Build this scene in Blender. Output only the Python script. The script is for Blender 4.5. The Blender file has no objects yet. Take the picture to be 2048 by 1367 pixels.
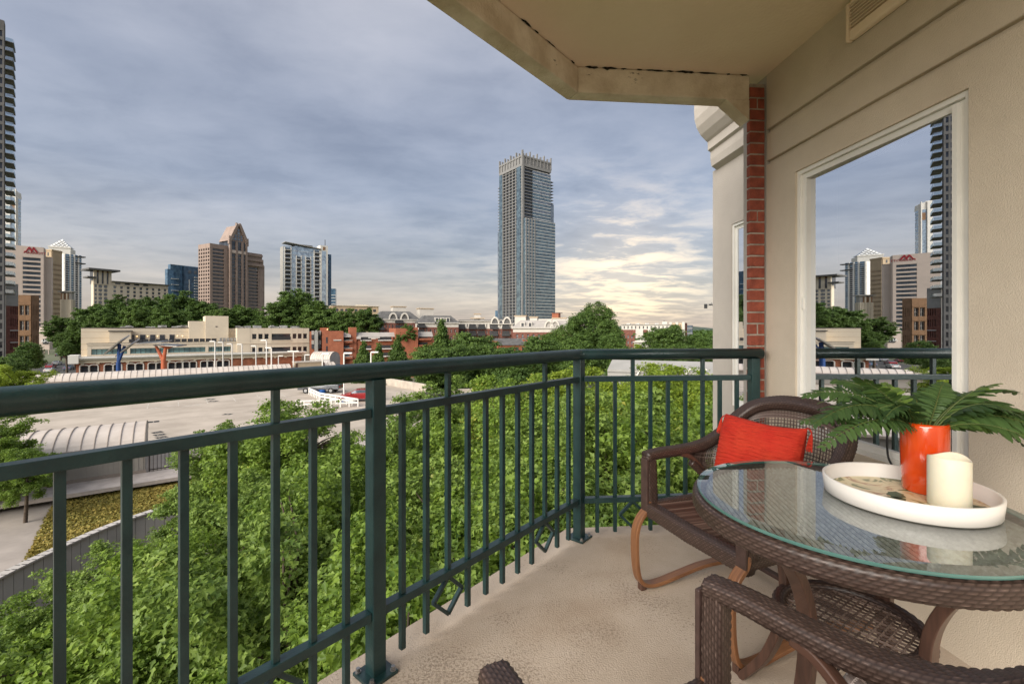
import bpy, math, random
import numpy as np
from mathutils import Vector, Matrix
R = math.radians
SC = bpy.context.scene
COL = SC.collection
random.seed(7)

# ---------------------------------------------------------------- camera
FZ = 12.0                      # balcony floor above the street
CAMH = 1.194
CZ = FZ + CAMH
FPX = 910.2                    # focal length in pixels of the 2048 px wide photograph
HOR = 657.0                    # horizon row
cam_d = bpy.data.cameras.new('camera')
cam_d.lens = 16.0; cam_d.sensor_width = 36.0
cam_d.shift_y = -(683.5 - HOR) / 2048.0
cam_d.clip_start = 0.02; cam_d.clip_end = 9000
cam = bpy.data.objects.new('camera', cam_d); COL.objects.link(cam)
cam.location = (0, 0, CZ); cam.rotation_euler = (R(90), 0, 0)
SC.camera = cam

# ---------------------------------------------------------------- exposure, sun, sky
SC.view_settings.view_transform = 'Standard'
SC.view_settings.look = 'None'
SC.view_settings.gamma = 1.0
SC.view_settings.use_curve_mapping = False
EXPO = 2.1
SC.view_settings.exposure = EXPO
SC.render.engine = 'CYCLES'
SC.cycles.use_denoising = True
SC.cycles.max_bounces = 8
SC.cycles.diffuse_bounces = 5
SC.cycles.transparent_max_bounces = 12
SC.cycles.caustics_reflective = False
SC.cycles.caustics_refractive = False
SC.cycles.sample_clamp_indirect = 6.0

SUN_AZ, SUN_EL = R(-143), R(29)          # azimuth measured from the view direction, clockwise
sdir = Vector((math.sin(SUN_AZ) * math.cos(SUN_EL), math.cos(SUN_AZ) * math.cos(SUN_EL), math.sin(SUN_EL)))
sun_d = bpy.data.lights.new('sun', 'SUN')
sun_d.energy = 1.5; sun_d.angle = R(55); sun_d.color = (1.0, 0.95, 0.86)
sun = bpy.data.objects.new('sun', sun_d); COL.objects.link(sun)
sun.rotation_euler = (-sdir).to_track_quat('-Z', 'Y').to_euler()
sun.location = (0, 0, 60)

def make_world():
    w = bpy.data.worlds.new('World'); SC.world = w; w.use_nodes = True
    nt = w.node_tree; N = nt.nodes; L = nt.links
    N.clear()
    def n(t, **k):
        x = N.new(t)
        for a, b in k.items(): setattr(x, a, b)
        return x
    def mth(op, a, b=None, c=None, clamp=False):
        x = n('ShaderNodeMath', operation=op); x.use_clamp = clamp
        for i, v in enumerate((a, b, c)):
            if v is None: continue
            if isinstance(v, (int, float)): x.inputs[i].default_value = v
            else: L.new(v, x.inputs[i])
        return x.outputs[0]
    def vm(op, a, b):
        x = n('ShaderNodeVectorMath', operation=op)
        for i, v in enumerate((a, b)):
            if isinstance(v, (tuple, list)): x.inputs[i].default_value = v
            else: L.new(v, x.inputs[i])
        return x
    def ramp(fac, stops, interp='LINEAR'):
        x = n('ShaderNodeValToRGB'); x.color_ramp.interpolation = interp
        e = x.color_ramp.elements
        while len(e) < len(stops): e.new(0.5)
        for i, (p, c) in enumerate(stops):
            e[i].position = p; e[i].color = (c[0], c[1], c[2], 1)
        L.new(fac, x.inputs[0]); return x.outputs[0]
    def mix(f, a, b, mode='MIX'):
        x = n('ShaderNodeMix', data_type='RGBA', blend_type=mode)
        for s, v in ((x.inputs[0], f), (x.inputs[6], a), (x.inputs[7], b)):
            if isinstance(v, (int, float)): s.default_value = v
            elif isinstance(v, tuple): s.default_value = (*v, 1)
            else: L.new(v, s)
        return x.outputs[2]
    tc = n('ShaderNodeTexCoord')
    d = vm('NORMALIZE', tc.outputs['Generated'], (0, 0, 0)).outputs[0]
    sep = n('ShaderNodeSeparateXYZ'); L.new(d, sep.inputs[0])
    z = mth('MAXIMUM', sep.outputs[2], 0.0)
    # the cloud deck is a flat layer overhead: project the view direction on it
    zz = mth('ADD', z, 0.10)
    px = mth('DIVIDE', sep.outputs[0], zz); py = mth('DIVIDE', sep.outputs[1], zz)
    cmb = n('ShaderNodeCombineXYZ'); L.new(px, cmb.inputs[0]); L.new(py, cmb.inputs[1])
    def noise(scale, detail, rough, dist, off, vec=None, sx=1.0, sy=1.0):
        mp = n('ShaderNodeMapping'); mp.inputs['Location'].default_value = off
        mp.inputs['Rotation'].default_value = (0, 0, R(-24)); mp.inputs['Scale'].default_value = (sx, sy, 1)
        L.new(vec or cmb.outputs[0], mp.inputs[0])
        x = n('ShaderNodeTexNoise'); x.inputs['Scale'].default_value = scale
        x.inputs['Detail'].default_value = detail; x.inputs['Roughness'].default_value = rough
        x.inputs['Distortion'].default_value = dist
        L.new(mp.outputs[0], x.inputs['Vector']); return x.outputs['Fac']
    big = noise(0.62, 5, 0.52, 0.6, (3.1, 1.7, 0), sx=0.8)
    fine = noise(3.4, 10, 0.60, 0.25, (0.4, 7.7, 0), sx=0.75)
    mid = noise(1.3, 8, 0.56, 0.3, (5.2, 2.1, 0), sx=0.6)
    sky = n('ShaderNodeTexSky'); sky.sky_type = 'NISHITA'; sky.sun_disc = False
    sky.sun_elevation = SUN_EL; sky.sun_rotation = SUN_AZ
    sky.air_density = 1.2; sky.dust_density = 2.0
    # cloud base colour by elevation (linear, as seen), lighter overhead as an overcast sky is
    base = ramp(z, [(0.0, (.58, .48, .41)), (.07, (.53, .47, .44)), (.15, (.41, .41, .45)), (.27, (.335, .365, .45)),
                    (.42, (.345, .37, .45)), (.58, (.45, .46, .52)), (1.0, (.78, .80, .86))])
    lum = ramp(big, [(0.30, (.80, .82, .86)), (.5, (.97, .98, 1.0)), (.70, (1.20, 1.18, 1.15))])
    c = mix(1.0, base, lum, 'MULTIPLY')
    # brightness of the low western break in the clouds
    az, el = R(13.5), R(6.5)
    G = (math.sin(az) * math.cos(el), math.cos(az) * math.cos(el), math.sin(el))
    dt = vm('DOT_PRODUCT', d, G).outputs['Value']
    wide = mth('POWER', mth('MAXIMUM', dt, 0.0), 24.0)
    tight = mth('POWER', mth('MAXIMUM', dt, 0.0), 130.0)
    low = ramp(z, [(0.0, (.5, .5, .5)), (.06, (1, 1, 1)), (.15, (.85, .85, .85)), (.25, (.28, .28, .28)), (.40, (0, 0, 0))])
    fm = mth('ADD', mth('MULTIPLY', fine, .55), mth('MULTIPLY', mid, .45))
    gap = ramp(fm, [(0.475, (0, 0, 0)), (0.585, (1, 1, 1))])
    lowf = n('ShaderNodeRGBToBW'); L.new(low, lowf.inputs[0])
    gapf = n('ShaderNodeRGBToBW'); L.new(gap, gapf.inputs[0])
    # streaky relief everywhere, stronger near the break
    st = ramp(fm, [(0.38, (.68, .70, .75)), (.5, (1, 1, 1)), (.62, (1.24, 1.21, 1.17))])
    c = mix(mth('MULTIPLY', mth('ADD', 0.58, mth('MULTIPLY', wide, 0.38)), mth('MULTIPLY_ADD', z, 6.0, 0.25, clamp=True)), c, mix(1.0, c, st, 'MULTIPLY'))
    f1 = mth('MULTIPLY', mth('MULTIPLY', wide, lowf.outputs[0]), mth('MULTIPLY', gapf.outputs[0], 0.70), clamp=True)
    c = mix(f1, c, (.88, .76, .62))
    f2 = mth('MULTIPLY', tight, mth('ADD', 0.22, mth('MULTIPLY', gapf.outputs[0], 0.85)), clamp=True)
    c = mix(f2, c, (1.5, 1.14, .74))
    # thin places let the clear sky through a little
    k = 2.0 ** -EXPO / 0.1
    scaled = vm('SCALE', c, (0, 0, 0)); scaled.inputs['Scale'].default_value = k
    out = mix(0.08, scaled.outputs[0], sky.outputs[0])
    bg = n('ShaderNodeBackground'); bg.inputs['Strength'].default_value = 0.1
    L.new(out, bg.inputs['Color'])
    o = n('ShaderNodeOutputWorld'); L.new(bg.outputs[0], o.inputs['Surface'])
make_world()

# ---------------------------------------------------------------- helpers
def tag(o, label=None, cat=None, group=None, kind=None):
    if label: o['label'] = label
    if cat: o['category'] = cat
    if group: o['group'] = group
    if kind: o['kind'] = kind
    return o

def empty(name, loc=(0, 0, 0), rz=0.0, label=None, cat=None, group=None, parent=None):
    o = bpy.data.objects.new(name, None); COL.objects.link(o)
    o.location = loc; o.rotation_euler = (0, 0, rz); o.empty_display_size = 0.2
    if parent: o.parent = parent
    return tag(o, label, cat, group)

def put(name, mesh, parent=None, loc=(0, 0, 0), rz=0.0, scale=None):
    o = bpy.data.objects.new(name, mesh); COL.objects.link(o)
    if parent: o.parent = parent
    o.location = loc; o.rotation_euler = (0, 0, rz)
    if scale: o.scale = scale
    return o

def copy_tree(o, parent=None):
    c = o.copy(); COL.objects.link(c); c.parent = parent
    for ch in [x for x in bpy.data.objects if x.parent == o]: copy_tree(ch, c)
    return c

class MB:
    def __init__(s): s.v = []; s.f = []; s.m = []
    def add(s, vs, fs, m=0):
        b = len(s.v); s.v.extend(tuple(p) for p in vs)
        for f in fs: s.f.append(tuple(b + i for i in f)); s.m.append(m)
        return s
    def box(s, x0, x1, y0, y1, z0, z1, m=0):
        x0, x1 = min(x0, x1), max(x0, x1); y0, y1 = min(y0, y1), max(y0, y1); z0, z1 = min(z0, z1), max(z0, z1)
        return s.add([(x0,y0,z0),(x1,y0,z0),(x1,y1,z0),(x0,y1,z0),(x0,y0,z1),(x1,y0,z1),(x1,y1,z1),(x0,y1,z1)],
                     [(0,3,2,1),(4,5,6,7),(0,1,5,4),(1,2,6,5),(2,3,7,6),(3,0,4,7)], m)
    def obox(s, c, ax, ay, az, m=0):
        c, ax, ay, az = Vector(c), Vector(ax), Vector(ay), Vector(az)
        p = [c + ax*i + ay*j + az*k for k in (-1, 1) for j in (-1, 1) for i in (-1, 1)]
        return s.add([p[0],p[1],p[3],p[2],p[4],p[5],p[7],p[6]],
                     [(0,3,2,1),(4,5,6,7),(0,1,5,4),(1,2,6,5),(2,3,7,6),(3,0,4,7)], m)
    def bar(s, a, b, w, h, up=(0, 0, 1), m=0):
        a, b = Vector(a), Vector(b); d = (b - a); l = d.length; d.normalize()
        sd = d.cross(Vector(up))
        if sd.length < 1e-6: sd = Vector((1, 0, 0))
        sd.normalize(); u = sd.cross(d)
        return s.obox((a + b) / 2, sd * w / 2, d * l / 2, u * h / 2, m)
    def prism(s, poly, z0, z1, m=0):
        n = len(poly); 
        vs = [(x, y, z0) for x, y in poly] + [(x, y, z1) for x, y in poly]
        fs = [tuple(range(n - 1, -1, -1)), tuple(range(n, 2 * n))]
        fs += [(i, (i + 1) % n, n + (i + 1) % n, n + i) for i in range(n)]
        return s.add(vs, fs, m)
    def extrude(s, poly3, vec, m=0):
        n = len(poly3); vec = Vector(vec)
        vs = [Vector(p) for p in poly3]; vs = vs + [p + vec for p in vs]
        fs = [tuple(range(n - 1, -1, -1)), tuple(range(n, 2 * n))]
        fs += [(i, (i + 1) % n, n + (i + 1) % n, n + i) for i in range(n)]
        return s.add(vs, fs, m)
    def tube(s, pts, r, n=8, m=0, cap=True):
        pts = [Vector(p) for p in pts]; k = len(pts)
        rs = r if isinstance(r, (list, tuple)) else [r] * k
        vs = []; ref = None
        for i, p in enumerate(pts):
            d = (pts[min(i + 1, k - 1)] - pts[max(i - 1, 0)]).normalized()
            if ref is None:
                ref = Vector((0, 0, 1)) if abs(d.z) < 0.9 else Vector((1, 0, 0))
            a = d.cross(ref); a.normalize(); b = a.cross(d); ref = b
            for j in range(n):
                t = 2 * math.pi * j / n
                vs.append(p + (a * math.cos(t) + b * math.sin(t)) * rs[i])
        fs = [(i*n + j, i*n + (j+1) % n, (i+1)*n + (j+1) % n, (i+1)*n + j) for i in range(k-1) for j in range(n)]
        if cap: fs += [tuple(range(n - 1, -1, -1)), tuple(range((k-1)*n, k*n))]
        return s.add(vs, fs, m)
    def lathe(s, prof, n=48, m=0, c=(0, 0, 0)):
        vs = [(c[0] + r*math.cos(2*math.pi*j/n), c[1] + r*math.sin(2*math.pi*j/n), c[2] + z) for r, z in prof for j in range(n)]
        fs = [(i*n + j, i*n + (j+1) % n, (i+1)*n + (j+1) % n, (i+1)*n + j) for i in range(len(prof)-1) for j in range(n)]
        return s.add(vs, fs, m)
    def mesh(s, name, mats, smooth=False, bevel=0):
        me = bpy.data.meshes.new(name); me.from_pydata(s.v, [], s.f)
        mats = mats if isinstance(mats, (list, tuple)) else [mats]
        for x in mats: me.materials.append(x)
        if len(mats) > 1: me.polygons.foreach_set('material_index', s.m)
        if smooth: me.polygons.foreach_set('use_smooth', [True] * len(s.f))
        me.update(); return me
    def build(s, name, mats, parent=None, loc=(0, 0, 0), rz=0.0, smooth=False, bevel=0):
        o = put(name, s.mesh(name, mats, smooth), parent, loc, rz)
        if bevel:
            b = o.modifiers.new('bevel', 'BEVEL'); b.width = bevel; b.segments = 2; b.limit_method = 'ANGLE'
        if smooth:
            pass
        return o

def catmull(pts, per=8):
    P = [Vector(p) for p in pts]; P = [P[0]*2 - P[1]] + P + [P[-1]*2 - P[-2]]
    out = []
    for i in range(1, len(P) - 2):
        a, b, c, d = P[i-1], P[i], P[i+1], P[i+2]
        for k in range(per):
            t = k / per
            out.append(0.5*((2*b) + (c - a)*t + (2*a - 5*b + 4*c - d)*t*t + (3*b - a - 3*c + d)*t**3))
    out.append(P[-2]); return out

def px(x, y, D): return Vector(((x - 1024) * D / FPX, D, CZ - (y - HOR) * D / FPX))
def pz(x, y, z):                       # the point of a pixel's ray at height z
    D = (CZ - z) * FPX / (y - HOR); return Vector(((x - 1024) * D / FPX, D, z))

# ---------------------------------------------------------------- materials
MATS = {}
def M(name, col, rough=0.7, var=0.12, scale=4.0, c2=None, bump=0.0, bscale=60.0, metal=0.0, spec=0.4, detail=4, coat=0.0, stops=(.35, .65), space='Object'):
    if name in MATS: return MATS[name]
    m = bpy.data.materials.new(name); m.use_nodes = True
    nt = m.node_tree; N = nt.nodes; L = nt.links
    b = N['Principled BSDF']
    b.inputs['Roughness'].default_value = rough; b.inputs['Metallic'].default_value = metal
    b.inputs['Specular IOR Level'].default_value = spec
    b.inputs['Coat Weight'].default_value = coat
    tc = N.new('ShaderNodeTexCoord')
    tx = N.new('ShaderNodeTexNoise'); tx.inputs['Scale'].default_value = scale; tx.inputs['Detail'].default_value = detail
    tx.inputs['Roughness'].default_value = 0.62
    L.new(tc.outputs[space], tx.inputs['Vector'])
    rp = N.new('ShaderNodeValToRGB')
    c2 = c2 or tuple(max(0, x * (1 - 2 * var)) for x in col)
    rp.color_ramp.elements[0].position = stops[0]; rp.color_ramp.elements[0].color = (*c2, 1)
    rp.color_ramp.elements[1].position = stops[1]; rp.color_ramp.elements[1].color = (*col, 1)
    L.new(tx.outputs['Fac'], rp.inputs[0]); L.new(rp.outputs[0], b.inputs['Base Color'])
    if bump:
        t2 = N.new('ShaderNodeTexNoise'); t2.inputs['Scale'].default_value = bscale; t2.inputs['Detail'].default_value = 3
        L.new(tc.outputs[space], t2.inputs['Vector'])
        bp = N.new('ShaderNodeBump'); bp.inputs['Strength'].default_value = bump; bp.inputs['Distance'].default_value = 0.01
        L.new(t2.outputs['Fac'], bp.inputs['Height']); L.new(bp.outputs[0], b.inputs['Normal'])
    MATS[name] = m; return m

def glassM(name, tint, refl=0.35, rough=0.03):
    """window glass of a building seen from outside: dark room behind, sky in the pane"""
    if name in MATS: return MATS[name]
    m = bpy.data.materials.new(name); m.use_nodes = True
    nt = m.node_tree; N = nt.nodes; L = nt.links; b = N['Principled BSDF']
    b.inputs['Roughness'].default_value = rough; b.inputs['Specular IOR Level'].default_value = 0.6
    b.inputs['Metallic'].default_value = refl
    tc = N.new('ShaderNodeTexCoord'); tx = N.new('ShaderNodeTexNoise'); tx.inputs['Scale'].default_value = 0.35
    tx.inputs['Detail'].default_value = 5
    L.new(tc.outputs['Object'], tx.inputs['Vector'])
    rp = N.new('ShaderNodeValToRGB'); rp.color_ramp.elements[0].position = .36; rp.color_ramp.elements[1].position = .64
    rp.color_ramp.elements[0].color = (tint[0]*.5, tint[1]*.5, tint[2]*.55, 1)
    rp.color_ramp.elements[1].color = (*tint, 1)
    L.new(tx.outputs['Fac'], rp.inputs[0]); L.new(rp.outputs[0], b.inputs['Base Color'])
    MATS[name] = m; return m

def paneM(name, refl, tint=(1, 1, 1), back=(.02, .02, .025), see=0.0):
    """clear architectural pane: mirror part + see-through part"""
    if name in MATS: return MATS[name]
    m = bpy.data.materials.new(name); m.use_nodes = True
    nt = m.node_tree; N = nt.nodes; L = nt.links; N.remove(N['Principled BSDF'])
    out = [x for x in N if x.type == 'OUTPUT_MATERIAL'][0]
    gl = N.new('ShaderNodeBsdfGlossy'); gl.inputs['Roughness'].default_value = 0.0; gl.inputs['Color'].default_value = (.95, .97, 1, 1)
    tr = N.new('ShaderNodeBsdfTransparent'); tr.inputs['Color'].default_value = (*tint, 1)
    mx = N.new('ShaderNodeMixShader')
    if refl is None:
        lw = N.new('ShaderNodeLayerWeight'); lw.inputs['Blend'].default_value = .5
        pw = N.new('ShaderNodeMath'); pw.operation = 'POWER'; pw.inputs[1].default_value = 3.5; L.new(lw.outputs['Facing'], pw.inputs[0])
        ma = N.new('ShaderNodeMath'); ma.operation = 'MULTIPLY_ADD'; ma.inputs[1].default_value = .85; ma.inputs[2].default_value = .10
        L.new(pw.outputs[0], ma.inputs[0]); L.new(ma.outputs[0], mx.inputs[0])
    else: mx.inputs[0].default_value = refl
    L.new(tr.outputs[0], mx.inputs[1]); L.new(gl.outputs[0], mx.inputs[2]); L.new(mx.outputs[0], out.inputs['Surface'])
    MATS[name] = m; return m

def emitM(name, col, strength):
    m = bpy.data.materials.new(name); m.use_nodes = True
    b = m.node_tree.nodes['Principled BSDF']; b.inputs['Base Color'].default_value = (*col, 1)
    b.inputs['Emission Color'].default_value = (*col, 1); b.inputs['Emission Strength'].default_value = strength
    MATS[name] = m; return m

def text(name, s, size, mat, parent=None, loc=(0, 0, 0), rot=(R(90), 0, 0), ext=0.02, align='CENTER'):
    """lettering as a plain mesh"""
    cu = bpy.data.curves.new(name, 'FONT'); cu.body = s; cu.size = size; cu.extrude = ext; cu.align_x = align; cu.align_y = 'CENTER'; cu.resolution_u = 3
    t = bpy.data.objects.new('t', cu); COL.objects.link(t); dg = bpy.context.evaluated_depsgraph_get()
    me = bpy.data.meshes.new_from_object(t.evaluated_get(dg)); bpy.data.objects.remove(t); bpy.data.curves.remove(cu)
    me.name = name; me.materials.clear(); me.materials.append(mat)
    o = put(name, me, parent, loc); o.rotation_euler = rot; return o
# ================================================================ the balcony
# balcony axes: corner post CP, e1 along the short rail towards the wall, wv along the wall away from the camera
CP = Vector((0.383, 2.60, 0)); A0 = R(4.98)
e1 = Vector((math.cos(A0), math.sin(A0), 0)); wv = Vector((-math.sin(A0), math.cos(A0), 0))
dl = Vector((0.6402, 0.7682, 0)); nl = Vector((-0.7682, 0.6402, 0))      # long rail and its outward normal
UW = 1.15                                                                # wall plane
def BL(u, v, h=0.0): return CP + e1*u + wv*v + Vector((0, 0, FZ + h))

m_stucco = M('stucco', (.64, .555, .445), .9, .05, 2.2, c2=(.56, .48, .38), bump=.35, bscale=230)
m_ceil = M('ceiling_paint', (.90, .755, .60), .85, .04, 1.3, c2=(.84, .69, .53), bump=.25, bscale=60)
m_beam = M('beam_paint', (.84, .75, .64), .85, .07, 5, c2=(.60, .50, .39), bump=.5, bscale=90)
m_rail = M('rail_paint', (.015, .044, .044), .36, .2, 9, c2=(.007, .026, .028), bump=.12, bscale=120, spec=.5)
m_bolt = M('steel_bolt', (.36, .35, .34), .4, .2, 40, metal=.8)
m_brick = M('brick', (.33, .085, .05), .9, .3, 14, c2=(.20, .05, .032), bump=.6, bscale=70)
m_mortar = M('mortar', (.42, .36, .30), .95, .2, 20, bump=.6, bscale=90)
m_white = M('white_vinyl', (.82, .80, .75), .45, .05, 3, bump=.05)
m_dark = M('dark_void', (.012, .012, .013), .8, .1)
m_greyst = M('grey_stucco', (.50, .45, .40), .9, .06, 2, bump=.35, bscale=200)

def floor_mat():
    m = M('balcony_concrete', (.54, .445, .355), .9, .1, 3.5, c2=(.46, .37, .285), bump=.35, bscale=160)
    N = m.node_tree.nodes; L = m.node_tree.links; b = N['Principled BSDF']
    src = b.inputs['Base Color'].links[0].from_socket
    tc = N.new('ShaderNodeTexCoord')
    # dark specks of grime, gathered in drifts
    t1 = N.new('ShaderNodeTexNoise'); t1.inputs['Scale'].default_value = 95; t1.inputs['Detail'].default_value = 5; t1.inputs['Roughness'].default_value = .7
    t2 = N.new('ShaderNodeTexNoise'); t2.inputs['Scale'].default_value = 2.3; t2.inputs['Detail'].default_value = 4
    L.new(tc.outputs['Object'], t1.inputs[0]); L.new(tc.outputs['Object'], t2.inputs[0])
    a = N.new('ShaderNodeMapRange'); a.inputs[1].default_value = .40; a.inputs[2].default_value = .66; a.inputs[3].default_value = .70; a.inputs[4].default_value = .52
    L.new(t2.outputs['Fac'], a.inputs[0])
    dp = N.new('ShaderNodeVectorMath'); dp.operation = 'DOT_PRODUCT'; dp.inputs[1].default_value = (-nl.x, -nl.y, 0); L.new(tc.outputs['Object'], dp.inputs[0])
    up_ = N.new('ShaderNodeMapRange'); k0 = -nl.dot(CP); up_.inputs[1].default_value = k0 + .03; up_.inputs[2].default_value = k0 + .16; L.new(dp.outputs['Value'], up_.inputs[0])
    dn_ = N.new('ShaderNodeMapRange'); dn_.inputs[1].default_value = k0 + .25; dn_.inputs[2].default_value = k0 + .95; dn_.inputs[3].default_value = 1; dn_.inputs[4].default_value = .25; L.new(dp.outputs['Value'], dn_.inputs[0])
    bm = N.new('ShaderNodeMath'); bm.operation = 'MULTIPLY'; L.new(up_.outputs[0], bm.inputs[0]); L.new(dn_.outputs[0], bm.inputs[1])
    bo = N.new('ShaderNodeMath'); bo.operation = 'MULTIPLY_ADD'; bo.inputs[1].default_value = -.055; L.new(bm.outputs[0], bo.inputs[0]); L.new(a.outputs[0], bo.inputs[2])
    a = bo
    g = N.new('ShaderNodeMath'); g.operation = 'SUBTRACT'; L.new(t1.outputs['Fac'], g.inputs[0]); L.new(a.outputs[0], g.inputs[1])
    g2 = N.new('ShaderNodeMath'); g2.operation = 'MULTIPLY'; g2.inputs[1].default_value = 14; g2.use_clamp = True; L.new(g.outputs[0], g2.inputs[0])
    mx = N.new('ShaderNodeMix'); mx.data_type = 'RGBA'; mx.inputs[7].default_value = (.12, .085, .06, 1)
    g3 = N.new('ShaderNodeMath'); g3.operation = 'MULTIPLY'; g3.inputs[1].default_value = .5; L.new(g2.outputs[0], g3.inputs[0])
    L.new(g3.outputs[0], mx.inputs[0]); L.new(src, mx.inputs[6])
    # ochre rust drift
    t3 = N.new('ShaderNodeTexNoise'); t3.inputs['Scale'].default_value = 1.4; t3.inputs['Detail'].default_value = 5
    L.new(tc.outputs['Object'], t3.inputs[0])
    r3 = N.new('ShaderNodeMapRange'); r3.inputs[1].default_value = .55; r3.inputs[2].default_value = .72; r3.inputs[4].default_value = .45
    L.new(t3.outputs['Fac'], r3.inputs[0])
    m2 = N.new('ShaderNodeMix'); m2.data_type = 'RGBA'; m2.inputs[7].default_value = (.34, .23, .14, 1)
    L.new(r3.outputs[0], m2.inputs[0]); L.new(mx.outputs[2], m2.inputs[6]); L.new(m2.outputs[2], b.inputs['Base Color'])
    return m
m_floor = floor_mat()

def stain(m, amount=.62, col=(.05, .035, .02), sc=3.0):
    """dark chips and rust spots in old paint"""
    N = m.node_tree.nodes; L = m.node_tree.links; b = N['Principled BSDF']
    src = b.inputs['Base Color'].links[0].from_socket
    tc = N.new('ShaderNodeTexCoord')
    mp = N.new('ShaderNodeMapping'); mp.inputs['Scale'].default_value = (1, 1, 2.2); L.new(tc.outputs['Object'], mp.inputs[0])
    t = N.new('ShaderNodeTexNoise'); t.inputs['Scale'].default_value = sc*3; t.inputs['Detail'].default_value = 8; t.inputs['Roughness'].default_value = .72
    L.new(mp.outputs[0], t.inputs[0])
    r = N.new('ShaderNodeMapRange'); r.inputs[1].default_value = amount; r.inputs[2].default_value = amount + .035; r.inputs[4].default_value = .9
    L.new(t.outputs['Fac'], r.inputs[0])
    x = N.new('ShaderNodeMix'); x.data_type = 'RGBA'; x.inputs[7].default_value = (*col, 1)
    L.new(r.outputs[0], x.inputs[0]); L.new(src, x.inputs[6]); L.new(x.outputs[2], b.inputs['Base Color'])
stain(m_beam, .66, (.10, .075, .05), 1.6)
stain(m_ceil, .70, (.30, .15, .06), 2.2)

def uvpoly(pts): return [tuple((CP + e1*u + wv*v)[:2]) for u, v in pts]
# plan of the slab: short edge, diagonal edge, then parallel to the wall
OUT = .12
oc = CP + nl*OUT
tq = (wv.dot(CP) + .13 - wv.dot(oc)) / wv.dot(dl)
c1 = oc + dl*tq                                 # outer corner
c2_ = oc - dl*2.72                              # far-left corner
inn = lambda o: None
def plan(off):
    """slab outline moved inwards by off"""
    o = CP + nl*(OUT - off); t = (wv.dot(CP) + .13 - off - wv.dot(o)) / wv.dot(dl)
    a = o + dl*t; u2 = e1.dot(c2_ - CP) + off
    b = o + dl*((u2 - e1.dot(o - CP)) / e1.dot(dl))
    return a, b, u2
a0, b0, u20 = plan(0)
slab = [tuple(a0[:2]), tuple((CP + e1*UW + wv*.13)[:2]), tuple((CP + e1*UW - wv*3.4)[:2]), tuple((CP + e1*u20 - wv*3.4)[:2]), tuple(b0[:2])]
slab = slab[::-1]
fl = MB().prism(slab, FZ - .22, FZ).build('balcony_floor', m_floor); fl['kind'] = 'structure'
ce = empty('balcony_ceiling', (0, 0, 0)); ce['kind'] = 'structure'
MB().prism(slab, FZ + 2.71, FZ + 2.93).build('ceiling_slab', m_ceil, ce)
# dropped edge beam along the short and the diagonal edge
a1, b1, u21 = plan(.10)
def beam(p0, p1, q1, q0, name):
    z0, z1 = FZ + 2.56, FZ + 2.707
    mb = MB().prism([tuple(p[:2]) for p in (p0, p1, q1, q0)][::-1], z0, z1); return mb.build(name, m_beam, ce, bevel=.006)
UP0 = 1.046
pr0 = CP + e1*(UP0 - .002) + wv*.129; pr1 = CP + e1*(UP0 - .002) + wv*.03
beam(a0 + Vector((0.001, -0.001, 0)), pr0, pr1, a1, 'edge_beam')
beam(b0, a0 + Vector((-.0005, -.0015, 0)), a1 + Vector((-.001, 0, 0)), b1, 'edge_beam')
back0 = CP + e1*u20 - wv*3.4; back1 = CP + e1*u21 - wv*3.4
beam(back0, b0 + Vector((0, -.001, 0)), b1 + Vector((0, -.001, 0)), back1, 'edge_beam')
# splayed haunch where the beam meets the pier
h0 = [BL(.90, .031, 2.558), BL(1.043, .031, 2.558), BL(1.043, .031, 2.44)]
MB().extrude(h0, wv*.095).build('beam_haunch', m_beam, ce)

m_flake = M('peeled_paint', (.035, .028, .02), .95, .3, 30)
def flakes(p, q, inward, n, seed):
    r = random.Random(seed); d = (q - p); L_ = d.length; d.normalize(); mb = MB(); t = .04
    while t < L_ - .05:
        ln_ = r.uniform(.015, .12)*(1.6 if r.random() < .25 else 1); w_ = r.uniform(.003, .012); k = 7; top_ = []; bot_ = []
        for i in range(k):
            s_ = t + ln_*i/(k - 1); e_ = math.sin(math.pi*i/(k - 1))**.5*w_*r.uniform(.5, 1.3)
            top_.append(p + d*s_ + inward*(.001 + e_) + Vector((0, 0, FZ + 2.7072))); bot_.append(p + d*s_ + inward*.0005 + Vector((0, 0, FZ + 2.7072)))
        mb.add(top_ + bot_[::-1], [tuple(range(2*k))])
        side = [b_ + inward*.0016 - Vector((0, 0, .001 + math.sin(math.pi*i/(k - 1))*w_*r.uniform(.3, 1.6))) for i, b_ in enumerate(bot_)]
        mb.add([b_ + inward*.0016 for b_ in bot_] + side[::-1], [tuple(range(2*k))])
        t += ln_ + r.choice((.01, .02, .06, .15))
    mb.build('paint_crack', m_flake, ce)
flakes(a1, b1, -nl, 20, 3); flakes(a1, pr1, -wv, 14, 5)
# ---- apartment building: this flat's wall, brick pier, the next bay
ab = empty('apartment_building', (0, 0, 0), label='stuccoed apartment building with brick pier and white window beside the balcony', cat='building')
W0, W1 = -1.086, -.213            # window opening along the wall
WB, WT = .62, 2.05
def wbox(mb, v0, v1, h0, h1, d0, d1, m=0):
    """box on the wall: v along it, h above the floor, d depth into the wall from its face"""
    p = [BL(UW + d, v, h) for h in (h0, h1) for d, v in ((d0, v0), (d1, v0), (d1, v1), (d0, v1))]
    return mb.add(p, [(0,3,2,1),(4,5,6,7),(0,1,5,4),(1,2,6,5),(2,3,7,6),(3,0,4,7)], m)
VEND = .03
w = MB()
wbox(w, -3.6, W0, -12, 2.17, 0, .25); wbox(w, W1, VEND, -12, 2.17, 0, .25)
wbox(w, W0, W1, -12, WB, 0, .25); wbox(w, W0, W1, WT, 2.17, 0, .25)
w.build('wall', m_stucco, ab)
wbox(MB(), -3.6, VEND, 2.196, 2.36, -.001, .25).build('wall_band', m_stucco, ab, bevel=.006)
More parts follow.
